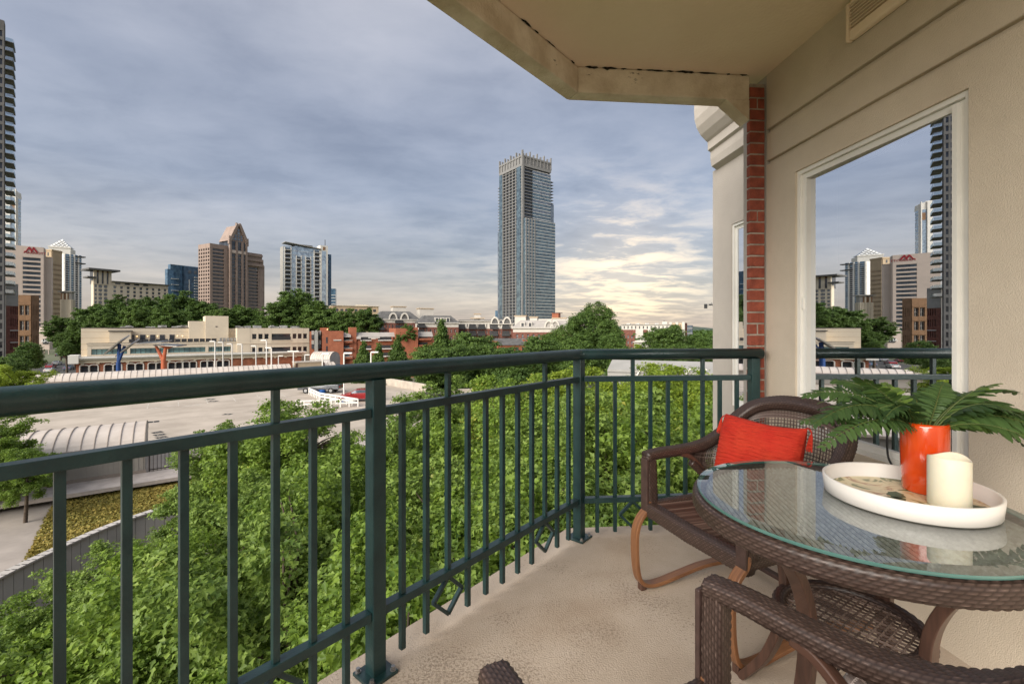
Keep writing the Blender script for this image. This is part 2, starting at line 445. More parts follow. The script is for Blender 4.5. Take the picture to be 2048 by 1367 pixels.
wbox(MB(), -3.6, VEND, 2.384, 2.95, -.002, .25).build('wall_band', m_stucco, ab, bevel=.006)
wbox(MB(), -3.6, VEND, 2.17, 2.196, .022, .25).build('groove', m_stucco, ab)
wbox(MB(), -3.6, VEND, 2.36, 2.384, .022, .25).build('groove', m_stucco, ab)
# return to the next bay
UN = 1.54
def ubox(mb, u0, u1, v0, v1, h0, h1):
    p = [BL(u, v, h) for h in (h0, h1) for u, v in ((u0, v0), (u1, v0), (u1, v1), (u0, v1))]
    return mb.add(p, [(0,3,2,1),(4,5,6,7),(0,1,5,4),(1,2,6,5),(2,3,7,6),(3,0,4,7)])
w = MB()
ubox(w, UW, UN + .3, VEND + .002, .262, -12, 4.2)
NW0, NW1 = .36, 1.055
ubox(w, UN, UN + .3, .262, NW0, -12, 2.6); ubox(w, UN, UN + .3, NW1, 1.207, -12, 2.6)
ubox(w, UN, UN + .3, NW0, NW1, -12, .56); ubox(w, UN, UN + .3, NW0, NW1, 2.06, 2.6)
ubox(w, UN, UN + 3, 1.207, 1.35, -12, 2.6)
w.build('wall', m_greyst, ab)
prof = [(0, 2.59), (.05, 2.62), (.06, 2.68), (.06, 2.745), (.085, 2.76), (.085, 2.83), (.105, 2.845), (.15, 2.89), (.185, 2.95), (.205, 3.02), (.21, 3.1), (.205, 3.2), (.17, 3.32), (.1, 3.42), (-.1, 3.45), (-.1, 2.59)]
poly = [BL(UN - o, .262, h) for o, h in prof]
MB().extrude(poly[::-1], wv*1.02).build('cornice', m_greyst, ab)
# neighbour window
def window(parent, name, u, v0, v1, h0, h1, fw, dep, pane_mat, room=True, bow=(0, 0)):
    o = empty(name, parent=parent)
    fr = MB()
    def b(v_0, v_1, h_0, h_1, d0, d1): 
        p = [BL(u + d, v, h) for h in (h_0, h_1) for d, v in ((d0, v_0), (d1, v_0), (d1, v_1), (d0, v_1))]
        fr.add(p, [(0,3,2,1),(4,5,6,7),(0,1,5,4),(1,2,6,5),(2,3,7,6),(3,0,4,7)])
    for (i, dd) in ((0, dep), (1, dep + .016)):
        a = fw*.42*i + (.0 if i == 0 else .001); ww = fw*.42 if i == 0 else fw*.58
        b(v0 + a, v0 + a + ww, h0 + a, h1 - a, dd, dd + .07 - .02*i); b(v1 - a - ww, v1 - a, h0 + a, h1 - a, dd, dd + .07 - .02*i)
        b(v0 + a + ww, v1 - a - ww, h0 + a, h0 + a + ww, dd, dd + .07 - .02*i); b(v0 + a + ww, v1 - a - ww, h1 - a - ww, h1 - a, dd, dd + .07 - .02*i)
    fr.build('window_frame', m_white, o)
    pn = MB(); K = 20; pv, ph = [], []          # the pane is bowed a little in its sash
    for i in range(K + 1):
        f = i/K; v = v0 + fw + (v1 - v0 - 2*fw)*f
        dd = dep + .020 + bow[0]*f + bow[1]*f*f
        pv += [BL(u + dd, v, h0 + fw - .004), BL(u + dd, v, h1 - fw + .004)]
    pn.add(pv, [(2*i, 2*i + 1, 2*i + 3, 2*i + 2) for i in range(K)]); pn.build('window_pane', pane_mat, o, smooth=True)
    if room:
        r = MB(); d0, d1 = dep + .075, 1.6
        q = [(d0, v0), (d1, v0), (d1, v1), (d0, v1)]
        p = [BL(u + d, v, h) for h in (h0, h1) for d, v in q]
        r.add(p, [(0,1,2,3),(4,7,6,5),(0,4,5,1),(1,5,6,2),(2,6,7,3)]); r.build('room_interior', m_room, o)
    return o
m_room = M('room_interior', (.10, .09, .08), .9, .1, 1)
m_pane = paneM('window_glass', .90, (.9, .93, .95))
window(ab, 'window', UW, W0, W1, WB, WT, .048, .012, m_pane, bow=(.034, -.012))
window(ab, 'window', UN, NW0, NW1, .56, 2.06, .05, .008, m_pane)
wbox(MB(), W0 + .049, W0 + .066, WB + .03, WT - .03, .011, .045).build('sash_stile', m_white, ab)
lt = MB(); wbox(lt, W1 - .034, W1 - .022, 1.30, 1.36, .02, .05); lt.build('window_latch', m_white, ab)
# brick pier: headers stacked on the wall end, mortar set back
pier = MB(); ubox(pier, UP0 + .004, UW - .008, .034, .060, -12, 2.66); pier.build('mortar_core', m_mortar, ab)
hm = {}
bz = -1.2; i = 0
rnd = random.Random(3)
while bz + .057 < 2.67:
    mb = MB(); dj = rnd.uniform(-.0015, .0015)
    lo, hi = bz, bz + .0575
    if i % 2 == 0: cuts = [(UP0, UW - .012)]
    else: cuts = [(UP0, UP0 + .044), (UP0 + .054, UW - .012)]
    cuts = [(UP0, UW - .012)] if i % 5 else cuts
    for (ua, ub) in cuts:
        mb = MB(); ubox(mb, ua - rnd.uniform(0, .002), ub, .029 + dj, .062, lo, hi); mb.build('brick', m_brick, ab, bevel=.003)
    bz += .0675; i += 1
# wall vent with louvres
vt = empty('wall_vent', label='beige louvred exhaust vent on the wall above the window', cat='vent')
V0, V1, H0, H1 = -.90, -.585, 2.515, 2.695
vb = MB()
for (va, vb_, ha, hb) in ((V0, V0 + .03, H0, H1), (V1 - .022, V1, H0, H1), (V0 + .03, V1 - .022, H0, H0 + .05), (V0 + .03, V1 - .022, H1 - .02, H1)):
    wbox(vb, va, vb_, ha, hb, -.035, -.0025)
vb.build('vent_hood', m_ceil, vt, bevel=.012)
wbox(MB(), V0 + .03, V1 - .022, H0 + .05, H1 - .02, -.008, -.0035).build('vent_backing', m_dark, vt)
for k in range(7):
    hh = H0 + .06 + k*.0155; wbox(MB(), V0 + .03, V1 - .022, hh, hh + .004, -.031, -.010).build('louvre', m_ceil, vt)
for k in range(9):
    vv = V0 + .05 + k*.028; wbox(MB(), vv, vv + .003, H0 + .05, H1 - .02, -.018, -.012).build('grille_bar', m_ceil, vt)

# ---- railing
rl = empty('balcony_railing', label='dark green metal balcony railing with round handrail and diamond ornaments', cat='railing')
def bolt_plate(c, d):
    n = Vector((-d.y, d.x, 0))
    p = MB().obox(c + Vector((0, 0, .006)), d*.055, n*.055, Vector((0, 0, .006))).build('base_plate', m_rail, rl, bevel=.002)
    for i in (-1, 1):
        for j in (-1, 1):
            q = c + d*.042*i + n*.042*j
            mb = MB().tube([q + Vector((0, 0, .012)), q + Vector((0, 0, .015))], .011, 12); mb.tube([q + Vector((0, 0, .015)), q + Vector((0, 0, .026))], .0075, 6)
            mb.build('bolt', m_bolt, p)
def post(c, d, top=1.02):
    n = Vector((-d.y, d.x, 0))
    MB().obox(c + Vector((0, 0, FZ + top/2)), d*.0255, n*.0255, Vector((0, 0, top/2))).build('post', m_rail, rl, bevel=.003)
    bolt_plate(c + Vector((0, 0, FZ)), d)
def span(p, q, n, tall, d):
    L = (q - p).length; sp = L / n; nn = Vector((-d.y, d.x, 0))
    a, b = p + d*.027, q - d*.027; Z = lambda h: Vector((0, 0, FZ + h))
    MB().bar(a + Z(.907), b + Z(.907), .038, .030).build('mid_rail', m_rail, rl, bevel=.002)
    MB().bar(a + Z(.216), b + Z(.216), .038, .030).build('bottom_rail', m_rail, rl, bevel=.002)
    for i in range(1, n):
        c = p + d*sp*i; hw = .0095
        if i in tall:
            MB().obox(c + Z(.97), d*hw, nn*hw, Vector((0, 0, .047))).build('baluster', m_rail, rl)
            MB().obox(c + Z(.5615), d*hw, nn*hw, Vector((0, 0, .3295))).build('baluster', m_rail, rl)
            k = .076; zc = .201 - k
            v = [c + d*k + Z(zc), c + Z(zc + k*.98), c - d*k + Z(zc), c + Z(zc - k)]
            mb = MB()
            for j in range(4): mb.bar(v[j], v[(j+1) % 4], .014, .016, up=nn)
            mb.build('diamond', m_rail, rl)
        else:
            MB().obox(c + Z(.5615), d*hw, nn*hw, Vector((0, 0, .3295))).build('baluster', m_rail, rl)
            MB().obox(c + Z(.115), d*hw, nn*hw, Vector((0, 0, .0845))).build('baluster_foot', m_rail, rl)
P0 = CP.copy(); P1 = CP - dl*1.335; P2 = CP - dl*2.67; PE = CP + e1*1.05; P3 = P2 - wv*1.3
post(P0, dl); post(P1, dl); post(P2, dl); post(PE, e1)
span(P1, P0, 12, (3, 9), dl); span(P2, P1, 12, (3, 9), dl); span(P0, PE, 10, (3, 7), e1); span(P3, P2, 12, (3, 9), wv)
hz = Vector((0, 0, FZ + 1.047))
path = [P3 - wv*.8 + hz, P2 - wv*.03 + hz, P2 + dl*.03 + hz, P0 - dl*.05 + hz, P0 - dl*.02 + hz + e1*.002, P0 + e1*.02 + hz, P0 + e1*.05 + hz, CP + e1*1.098 + hz]
MB().tube(path, .031, 24).build('handrail', m_rail, rl, smooth=True)
# ================================================================ wicker furniture
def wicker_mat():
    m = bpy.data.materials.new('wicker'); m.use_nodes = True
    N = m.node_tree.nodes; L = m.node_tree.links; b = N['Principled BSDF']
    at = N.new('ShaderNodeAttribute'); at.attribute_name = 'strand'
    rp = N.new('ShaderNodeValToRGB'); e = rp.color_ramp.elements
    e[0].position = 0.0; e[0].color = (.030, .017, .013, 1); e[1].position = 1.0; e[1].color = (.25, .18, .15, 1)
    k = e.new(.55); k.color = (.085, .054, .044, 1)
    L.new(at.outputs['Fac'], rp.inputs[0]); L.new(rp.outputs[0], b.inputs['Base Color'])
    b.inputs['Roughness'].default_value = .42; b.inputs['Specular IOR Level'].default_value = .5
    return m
m_wick = wicker_mat()
def wood_mat(name, a, c):
    m = bpy.data.materials.new(name); m.use_nodes = True
    N = m.node_tree.nodes; L = m.node_tree.links; b = N['Principled BSDF']
    tc = N.new('ShaderNodeTexCoord'); mp = N.new('ShaderNodeMapping'); mp.inputs['Scale'].default_value = (90, 4, 4)
    t = N.new('ShaderNodeTexNoise'); t.inputs['Scale'].default_value = 2.0; t.inputs['Detail'].default_value = 6
    L.new(tc.outputs['Object'], mp.inputs[0]); L.new(mp.outputs[0], t.inputs[0])
    rp = N.new('ShaderNodeValToRGB'); rp.color_ramp.elements[0].position = .32; rp.color_ramp.elements[1].position = .68
    rp.color_ramp.elements[0].color = (*a, 1); rp.color_ramp.elements[1].color = (*c, 1)
    L.new(t.outputs['Fac'], rp.inputs[0]); L.new(rp.outputs[0], b.inputs['Base Color'])
    b.inputs['Roughness'].default_value = .38
    return m
m_bent = wood_mat('bent_wood_leg', (.16, .068, .030), (.26, .118, .052))
m_darkwood = wood_mat('dark_wood', (.055, .028, .020), (.105, .052, .036))
m_frame = M('brown_frame', (.075, .045, .038), .45, .2, 20)

def frames(P, up):
    """tangent, side, normal along a path; side is kept close to up x tangent"""
    n = len(P); T = np.zeros((n, 3)); T[1:-1] = P[2:] - P[:-2]; T[0] = P[1] - P[0]; T[-1] = P[-1] - P[-2]
    T /= np.linalg.norm(T, axis=1)[:, None]
    U = np.broadcast_to(np.array(up, float), (n, 3)) if np.ndim(up) == 1 else np.array(up, float)
    S = np.cross(T, U); S /= np.linalg.norm(S, axis=1)[:, None]
    return T, S, np.cross(S, T)

def wicker_sweep(name, pts, prof, up, cu=.016, cv=.0072, amp=.0030, closed=False, seed=1, sub=4, taper=None):
    """sweep a closed 2-D profile along a path; the skin is woven: rows of bumps laid like running bond"""
    P = np.array([tuple(p) for p in pts], float)
    if closed: P = np.vstack([P, P[:1]])
    seg = np.linalg.norm(np.diff(P, axis=0), axis=1); s = np.r_[0, np.cumsum(seg)]; Ltot = s[-1]
    nb = max(2, int(round(Ltot / cu))); nu = nb * sub + 1
    q = np.linspace(0, Ltot, nu); C = np.stack([np.interp(q, s, P[:, k]) for k in range(3)], 1)
    upq = up
    if np.ndim(up) == 2:
        U = np.array([tuple(x) for x in up], float)
        if closed: U = np.vstack([U, U[:1]])
        upq = np.stack([np.interp(q, s, U[:, k]) for k in range(3)], 1)
    T, S, Nn = frames(C, upq)
    if closed:
        t = (C[1] - C[0]); t /= np.linalg.norm(t); t2 = (C[-1] - C[-2]); t2 /= np.linalg.norm(t2); tm = t + t2; tm /= np.linalg.norm(tm)
        u0 = upq[0] if np.ndim(upq) == 2 else np.array(upq, float)
        sd = np.cross(tm, u0); sd /= np.linalg.norm(sd); S[0] = S[-1] = sd; Nn[0] = Nn[-1] = np.cross(sd, tm)
    pf = np.array(prof + prof[:1], float); ps = np.r_[0, np.cumsum(np.linalg.norm(np.diff(pf, axis=0), axis=1))]
    nr = max(4, int(round(ps[-1] / cv))); nr += nr % 2
    w = np.linspace(0, ps[-1], nr*2 + 1)[:-1]
    X = np.interp(w, ps, pf[:, 0]); Y = np.interp(w, ps, pf[:, 1])
    dx = np.roll(X, -1) - np.roll(X, 1); dy = np.roll(Y, -1) - np.roll(Y, 1); ln = np.hypot(dx, dy); nx, ny = dy/ln, -dx/ln
    if (X*nx + Y*ny).mean() < 0: nx, ny = -nx, -ny
    row = np.arange(nr*2) // 2; peak = (np.arange(nr*2) % 2)
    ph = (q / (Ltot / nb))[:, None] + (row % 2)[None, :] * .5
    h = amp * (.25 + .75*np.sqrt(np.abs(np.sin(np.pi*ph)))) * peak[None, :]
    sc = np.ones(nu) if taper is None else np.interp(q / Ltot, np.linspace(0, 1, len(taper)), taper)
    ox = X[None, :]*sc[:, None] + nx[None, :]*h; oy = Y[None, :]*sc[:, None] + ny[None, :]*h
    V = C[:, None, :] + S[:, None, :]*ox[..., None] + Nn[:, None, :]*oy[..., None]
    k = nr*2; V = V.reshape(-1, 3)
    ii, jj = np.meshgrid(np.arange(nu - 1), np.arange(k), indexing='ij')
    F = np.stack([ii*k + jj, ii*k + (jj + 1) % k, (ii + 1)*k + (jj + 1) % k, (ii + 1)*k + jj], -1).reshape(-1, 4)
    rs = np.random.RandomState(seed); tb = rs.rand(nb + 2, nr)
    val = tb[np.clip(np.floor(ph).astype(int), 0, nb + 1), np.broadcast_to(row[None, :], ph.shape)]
    tone_shade = np.clip((h/amp)**1.5*(.42 + .42*val) + .02, 0, 1).reshape(-1)  # random strand tone, plus gap shade and crest highlights put into the colour
    me = bpy.data.meshes.new(name)
    faces = F.tolist()
    if not closed: faces.append(list(range(k - 1, -1, -1))); faces.append([(nu - 1)*k + j for j in range(k)])
    me.from_pydata(V.tolist(), [], faces)
    a = me.attributes.new('strand', 'FLOAT', 'POINT'); a.data.foreach_set('value', tone_shade.astype(np.float32))
    me.materials.append(m_wick); me.polygons.foreach_set('use_smooth', [True]*len(faces)); me.update(); return me

def rrect(a, b, r=.35, n=5):
    """rounded rectangle half sizes a, b"""
    r = min(a, b)*r; out = []
    for cx, cy, t0 in ((a - r, b - r, 0), (-a + r, b - r, 90), (-a + r, -b + r, 180), (a - r, -b + r, 270)):
        for i in range(n):
            t = R(t0 + 90*i/(n - 1)); out.append((cx + r*math.cos(t), cy + r*math.sin(t)))
    return out

def strands(name, lines, w, th, mat=None, seed=2, parent=None):
    """flat woven strips following 3-D lines; one mesh"""
    mb = MB(); vals = []; rs = random.Random(seed)
    for pts in lines:
        n0 = len(mb.f); mb.tube(pts, w, 4); c = rs.uniform(.15, .9)
        vals += [c]*(len(mb.f) - n0)
    me = mb.mesh(name, mat or m_wick)
    a = me.attributes.new('strand', 'FLOAT', 'FACE'); a.data.foreach_set('value', vals)
    return put(name, me, parent)

def strap(mb, pts, width, thick, axis=(1, 0, 0)):
    """flat bent strap: width along axis"""
    P = np.array([tuple(p) for p in pts]); T, S, Nn = frames(P, np.cross(np.array(axis, float), np.array([0, 0, 0])) if False else (0, 0, 1)) if False else (None, None, None)
    n = len(P); Tn = np.zeros((n, 3)); Tn[1:-1] = P[2:] - P[:-2]; Tn[0] = P[1] - P[0]; Tn[-1] = P[-1] - P[-2]
    Tn /= np.linalg.norm(Tn, axis=1)[:, None]; ax = np.array(axis, float); Nn = np.cross(Tn, ax); Nn /= np.linalg.norm(Nn, axis=1)[:, None]
    vs = []
    for i in range(n):
        for a, b in ((-1, -1), (1, -1), (1, 1), (-1, 1)): vs.append(P[i] + ax*width/2*a + Nn[i]*thick/2*b)
    fs = [(i*4 + j, i*4 + (j+1) % 4, (i+1)*4 + (j+1) % 4, (i+1)*4 + j) for i in range(n - 1) for j in range(4)]
    fs += [(3, 2, 1, 0), tuple((n-1)*4 + j for j in range(4))]
    return mb.add(vs, fs)

def make_chair(label):
    ch = empty('wicker_chair', label=label, cat='chair', group='wicker balcony chairs')
    # arm and back rail: one continuous roll
    half = [(.278, .285, .604), (.284, .20, .611), (.287, .09, .612), (.288, .0, .617), (.288, -.09, .636), (.285, -.18, .678), (.265, -.255, .748), (.215, -.315, .808), (.12, -.348, .840), (0, -.358, .848)]
    full = half[::-1]; full = [Vector((-x, y, z)) for x, y, z in half] + [Vector(p) for p in half[::-1][1:]]
    pth = catmull(full, 8)
    ups = []
    for p in pth:
        f = max(0.0, min(1.0, (p.z - .63) / .18)); out = Vector((p.x*.9, (p.y + .05)*.9 if p.y < 0 else 0, 0))
        u = Vector((0, 0, 1))*(1 - .45*f) + (out.normalized() if out.length > .01 else Vector((0, -1, 0)))*(-.25*f)
        ups.append(tuple(u.normalized()))
    tp = [.95, .97, 1, 1, 1, 1.02, 1.06, 1.12, 1.18, 1.2, 1.18, 1.12, 1.06, 1.02, 1, 1, 1, .97, .95]
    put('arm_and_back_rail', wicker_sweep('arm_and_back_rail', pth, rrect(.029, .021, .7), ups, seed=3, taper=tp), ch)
    # lattice back, from the rail down to the seat
    top = catmull([Vector((-x, y, z)) for x, y, z in half[3:]] + [Vector(p) for p in half[3:][::-1][1:]], 10)
    bh = [(.268, .03, .555), (.262, -.03, .50), (.255, -.09, .45), (.235, -.17, .42), (.19, -.23, .41), (.10, -.265, .405), (0, -.27, .405)]
    bot = catmull([Vector((-x, y, z)) for x, y, z in bh] + [Vector(p) for p in bh[::-1][1:]], 10)
    def res(P, n):
        P = np.array([tuple(p) for p in P]); s = np.r_[0, np.cumsum(np.linalg.norm(np.diff(P, axis=0), axis=1))]
        q = np.linspace(0, s[-1], n); return np.stack([np.interp(q, s, P[:, k]) for k in range(3)], 1)
    ns, ntt = 86, 27
    A, B = res(top, ns), res(bot, ns)
    def surf(i, t):
        p = A[i]*(1 - t) + B[i]*t; bulge = math.sin(math.pi*t)*.028
        o = np.array([p[0], p[1] + .05, 0]); o /= (np.linalg.norm(o) + 1e-6); return p + o*bulge
    lines = []
    for i in range(0, ns): lines.append([Vector(surf(i, t/9)) for t in range(10)])
    for k in range(1, ntt): lines.append([Vector(surf(i, k/ntt)) for i in range(0, ns, 2)])
    strands('back_lattice', lines, .0030, .002, seed=5, parent=ch)
    # denser weave just under the rail
    lines = []
    for k in range(10): lines.append([Vector(surf(i, .012 + k*.016)) for i in range(10, ns - 10, 1)])
    strands('back_weave', lines, .0042, .002, seed=6, parent=ch)
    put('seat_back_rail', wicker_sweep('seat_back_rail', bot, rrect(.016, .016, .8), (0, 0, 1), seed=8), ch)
    for s in (-1, 1):
        # front post, wrapped
        put('front_post', wicker_sweep('front_post', [Vector((s*.270, .262, .385)), Vector((s*.272, .264, .50)), Vector((s*.277, .266, .607))], rrect(.021, .026, .5), (0, 1, 0), cu=.018, seed=9 + s), ch)
        mb = MB(); mb.box(s*.270 - .022, s*.270 + .022, .289, .302, .345, .598); mb.build('post_trim', m_frame, ch, bevel=.003)
        # dark arch between arm and seat
        mb = MB(); arc = catmull([Vector((s*.272, .095, .598)), Vector((s*.270, .045, .585)), Vector((s*.268, -.01, .54)), Vector((s*.264, -.055, .475)), Vector((s*.258, -.095, .40))], 6)
        strap(mb, arc, .026, .020); mb.build('side_arch', m_darkwood, ch, bevel=.003)
        # seat side rail
        put('seat_side_rail', wicker_sweep('seat_side_rail', [Vector((s*.262, .275, .372)), Vector((s*.262, .0, .374)), Vector((s*.245, -.19, .378))], rrect(.022, .026, .6), (0, 0, 1), seed=14 + s), ch)
        # bent wood leg and runner
        leg = catmull([Vector((s*.270, .278, .405)), Vector((s*.270, .288, .365)), Vector((s*.270, .325, .325)), Vector((s*.270, .347, .270)), Vector((s*.270, .350, .19)), Vector((s*.270, .343, .10)),
                       Vector((s*.270, .325, .045)), Vector((s*.270, .285, .020)), Vector((s*.270, .22, .016)), Vector((s*.270, .10, .032)), Vector((s*.270, -.04, .050)), Vector((s*.270, -.18, .046)), Vector((s*.270, -.30, .022)), Vector((s*.270, -.37, .013))], 8)
        mb = MB(); strap(mb, leg, .044, .017); lg = mb.build('leg', m_bent, ch, bevel=.003)
        mb = MB(); mb.box(s*.270 - .015, s*.270 + .015, .296, .326, 0, .032); mb.build('foot_pad', m_darkwood, lg, bevel=.004)
    put('seat_front_rail', wicker_sweep('seat_front_rail', [Vector((-.285, .272, .366)), Vector((0, .285, .366)), Vector((.285, .272, .366))], rrect(.026, .032, .6), (0, 0, 1), seed=21), ch)
    MB().box(-.25, .25, -.315, -.285, .03, .05).build('cross_bar', m_frame, ch, bevel=.003)
    # seat of parallel ribs running front to back
    lines = []
    for i in range(48):
        x = -.236 + i*.01004
        lines.append([Vector((x, .262, .392)), Vector((x, .14, .386)), Vector((x, 0, .381)), Vector((x, -.12, .385)), Vector((x, -.235, .396))])
    strands('seat_ribs', lines, .0043, .003, seed=23, parent=ch)
    lines = [[Vector((-.24, y, .379)), Vector((0, y, .376)), Vector((.24, y, .379))] for y in np.linspace(-.2, .23, 12)]
    strands('seat_weft', lines, .004, .003, seed=24, parent=ch)
    return ch

F1 = Vector((-.936, -.352, 0)); F2 = Vector((-.489, .873, 0))
chair1 = make_chair('brown wicker armchair with red pillow between table and railing corner')
chair1.location = Vector((.983, 1.945, FZ)); chair1.rotation_euler = (0, 0, math.atan2(-F1.x, F1.y))
chair2 = copy_tree(chair1); chair2['label'] = 'brown wicker armchair without pillow, facing the long railing'
chair2.location = Vector((.351, .663, FZ)); chair2.rotation_euler = (0, 0, math.atan2(-F2.x, F2.y))

# ---- round table
TC = Vector((.935, 1.265, FZ)); TH = .72
tb = empty('round_table', TC, label='round brown wicker table with glass top holding tray and fern', cat='table')
circ = lambda r, z, n=96: [Vector((r*math.cos(2*math.pi*i/n), r*math.sin(2*math.pi*i/n), z)) for i in range(n)]
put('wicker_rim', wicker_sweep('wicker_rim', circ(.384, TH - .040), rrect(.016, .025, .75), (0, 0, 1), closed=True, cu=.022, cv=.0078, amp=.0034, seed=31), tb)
# woven plate under the glass
lines = []
rr = .368
for ang_, zz in ((R(20), TH - .034), (R(80), TH - .028)):
    dx, dy = math.cos(ang_), math.sin(ang_)
    for i in range(52):
        o_ = -rr + .007 + i*.0142; h = math.sqrt(max(0, rr*rr - o_*o_))
        if h > .01: lines.append([Vector((dx*q_*h - dy*o_, dy*q_*h + dx*o_, zz)) for q_ in (-1, -.5, 0, .5, 1)])
m_plate = M('table_weave', (.34, .30, .265), .5, .25, 60, c2=(.20, .165, .14))
strands('woven_top', lines, .0056, .002, mat=m_plate, seed=33, parent=tb)
m_edge = M('glass_edge', (.10, .22, .195), .12, .1, 6, spec=.8)
m_tglass = paneM('table_glass', None, (.86, .95, .93))
MB().lathe([(.3895, TH - .0015), (.358, TH + .0025), (0, TH + .0025)], 96).build('glass_top', m_tglass, tb)
MB().lathe([(.380, TH - .0115), (.3885, TH - .0105), (.3900, TH - .009), (.3895, TH - .0016)], 96).build('glass_edge', m_edge, tb, smooth=True)
for k in range(4):
    t = R(25 + 90*k); mb = MB()
    rp_ = lambda r, z: Vector((r*math.cos(t), r*math.sin(t), z))
    ax = (-math.sin(t), math.cos(t), 0)
    leg = catmull([rp_(.345, .668), rp_(.300, .640), rp_(.235, .575), rp_(.190, .48), rp_(.178, .38), rp_(.195, .26), rp_(.245, .13), rp_(.305, .04), rp_(.335, .0)], 8)
    strap(mb, leg, .040, .026, ax); mb.build('leg', m_darkwood, tb, bevel=.003)
    mb = MB(); arc = catmull([rp_(.335, .40), rp_(.29, .50), rp_(.25, .555)], 6)
MB().lathe([(.338, TH - .062), (.352, TH - .062), (.352, TH - .046), (.338, TH - .046), (.338, TH - .062)], 64).build('apron_ring', m_darkwood, tb)
put('shelf_rim', wicker_sweep('shelf_rim', circ(.168, .385, 64), rrect(.016, .016, .8), (0, 0, 1), closed=True, cu=.024, seed=35), tb)
lines = []; rr = .155
for a in (R(35), R(125)):
    dx, dy = math.cos(a), math.sin(a)
    for i in range(17):
        o = -rr + .009 + i*.018; h = math.sqrt(max(0, rr*rr - o*o))
        lines.append([Vector((dx*s_ - dy*o, dy*s_ + dx*o, .385)) for s_ in (-h, 0, h)])
strands('shelf_lattice', lines, .0034, .002, seed=36, parent=tb)

# ---- tray, vase with fern, candle
TR = Vector((1.085, 1.255, FZ + TH + .0028)); RT = .186
tr = empty('serving_tray', TR, label='round white tray with printed leaf lining on the glass table', cat='tray')
m_tray = M('tray_white', (.80, .76, .71), .35, .03, 3)
MB().lathe([(0, 0), (RT - .006, 0), (RT, .004), (RT + .004, .048), (RT - .001, .050), (RT - .005, .047), (RT - .008, .008), (0, .006)], 96).build('tray_body', m_tray, tr, smooth=True)
def print_mat():
    m = bpy.data.materials.new('leaf_print'); m.use_nodes = True
    N = m.node_tree.nodes; L = m.node_tree.links; b = N['Principled BSDF']; b.inputs['Roughness'].default_value = .3
    tc = N.new('ShaderNodeTexCoord'); v = N.new('ShaderNodeTexNoise'); v.inputs['Scale'].default_value = 11; v.inputs['Detail'].default_value = 3; v.inputs['Distortion'].default_value = 1.2
    L.new(tc.outputs['Object'], v.inputs[0])
    rp = N.new('ShaderNodeValToRGB'); e = rp.color_ramp.elements
    e[0].position = .40; e[0].color = (.16, .17, .05, 1); e[1].position = .43; e[1].color = (.62, .52, .30, 1)
    for p, c in ((.50, (.70, .60, .38)), (.55, (.60, .44, .22)), (.585, (.36, .17, .09)), (.61, (.64, .53, .33))):
        k = e.new(p); k.color = (*c, 1)
    L.new(v.outputs['Fac'], rp.inputs[0]); L.new(rp.outputs[0], b.inputs['Base Color']); return m
MB().lathe([(0, .0085), (RT - .010, .0085)], 72).build('printed_lining', print_mat(), tr)
m_lg = M('print_leaf', (.10, .13, .05), .4, .3, 60, c2=(.05, .07, .025))
for k, (lx, ly, la, ls) in enumerate(((-.135, .055, .3, .065), (-.05, -.02, .1, .075), (-.015, .012, .9, .07), (.12, -.08, -.5, .07), (.085, -.125, -.2, .06), (-.10, -.075, 2.2, .05))):
    pts = []
    for i in range(9):
        t = i/8; pts.append((t - .5, .30*math.sin(math.pi*t)**.8*(1 + .18*math.sin(t*19))))
    out = pts + [(a, -b*.9) for a, b in pts[::-1][1:-1]]
    poly = [(lx + ls*(a*math.cos(la) - b*math.sin(la)), ly + ls*(a*math.sin(la) + b*math.cos(la)), .0092) for a, b in out]
    MB().add(poly, [tuple(range(len(poly)))]).build('printed_leaf', m_lg, tr)
ZT = FZ + TH + .0118
vs = empty('orange_vase', (1.178, 1.300, ZT), label='glossy orange cylinder vase holding the fern on the tray', cat='vase')
m_or = M('orange_glaze', (.66, .075, .007), .14, .12, 5, c2=(.50, .040, .005), coat=.6, spec=.6)
MB().lathe([(0, 0), (.046, 0), (.050, .004), (.0525, .05), (.0545, .12), (.0545, .188), (.0525, .196), (.049, .196), (.049, .185), (.049, .02), (0, .018)], 64).build('vase_body', m_or, vs, smooth=True)
MB().lathe([(0, .178), (.0485, .178)], 32).build('vase_filling', M('moss', (.03, .03, .012), .95, .3, 60, bump=.8), vs)
def fern_mat():
    m = bpy.data.materials.new('fern_leaf'); m.use_nodes = True
    N = m.node_tree.nodes; L = m.node_tree.links; b = N['Principled BSDF']
    at = N.new('ShaderNodeObjectInfo'); g = N.new('ShaderNodeNewGeometry')
    a = N.new('ShaderNodeMath'); a.operation = 'MULTIPLY_ADD'; a.inputs[1].default_value = .75
    L.new(at.outputs['Random'], a.inputs[0])
    s = N.new('ShaderNodeMath'); s.operation = 'MULTIPLY'; s.inputs[1].default_value = .25; L.new(g.outputs['Random Per Island'], s.inputs[0]); L.new(s.outputs[0], a.inputs[2])
    rp = N.new('ShaderNodeValToRGB'); e = rp.color_ramp.elements
    e[0].position = 0; e[0].color = (.036, .078, .028, 1); e[1].position = 1; e[1].color = (.20, .31, .045, 1); k = e.new(.7); k.color = (.092, .165, .046, 1)
    L.new(a.outputs[0], rp.inputs[0]); L.new(rp.outputs[0], b.inputs['Base Color']); b.inputs['Roughness'].default_value = .45
    tr_ = N.new('ShaderNodeBsdfTranslucent'); L.new(rp.outputs[0], tr_.inputs[0]); mx = N.new('ShaderNodeMixShader'); mx.inputs[0].default_value = .35
    o = [x for x in N if x.type == 'OUTPUT_MATERIAL'][0]; L.new(b.outputs[0], mx.inputs[1]); L.new(tr_.outputs[0], mx.inputs[2]); L.new(mx.outputs[0], o.inputs[0])
    return m
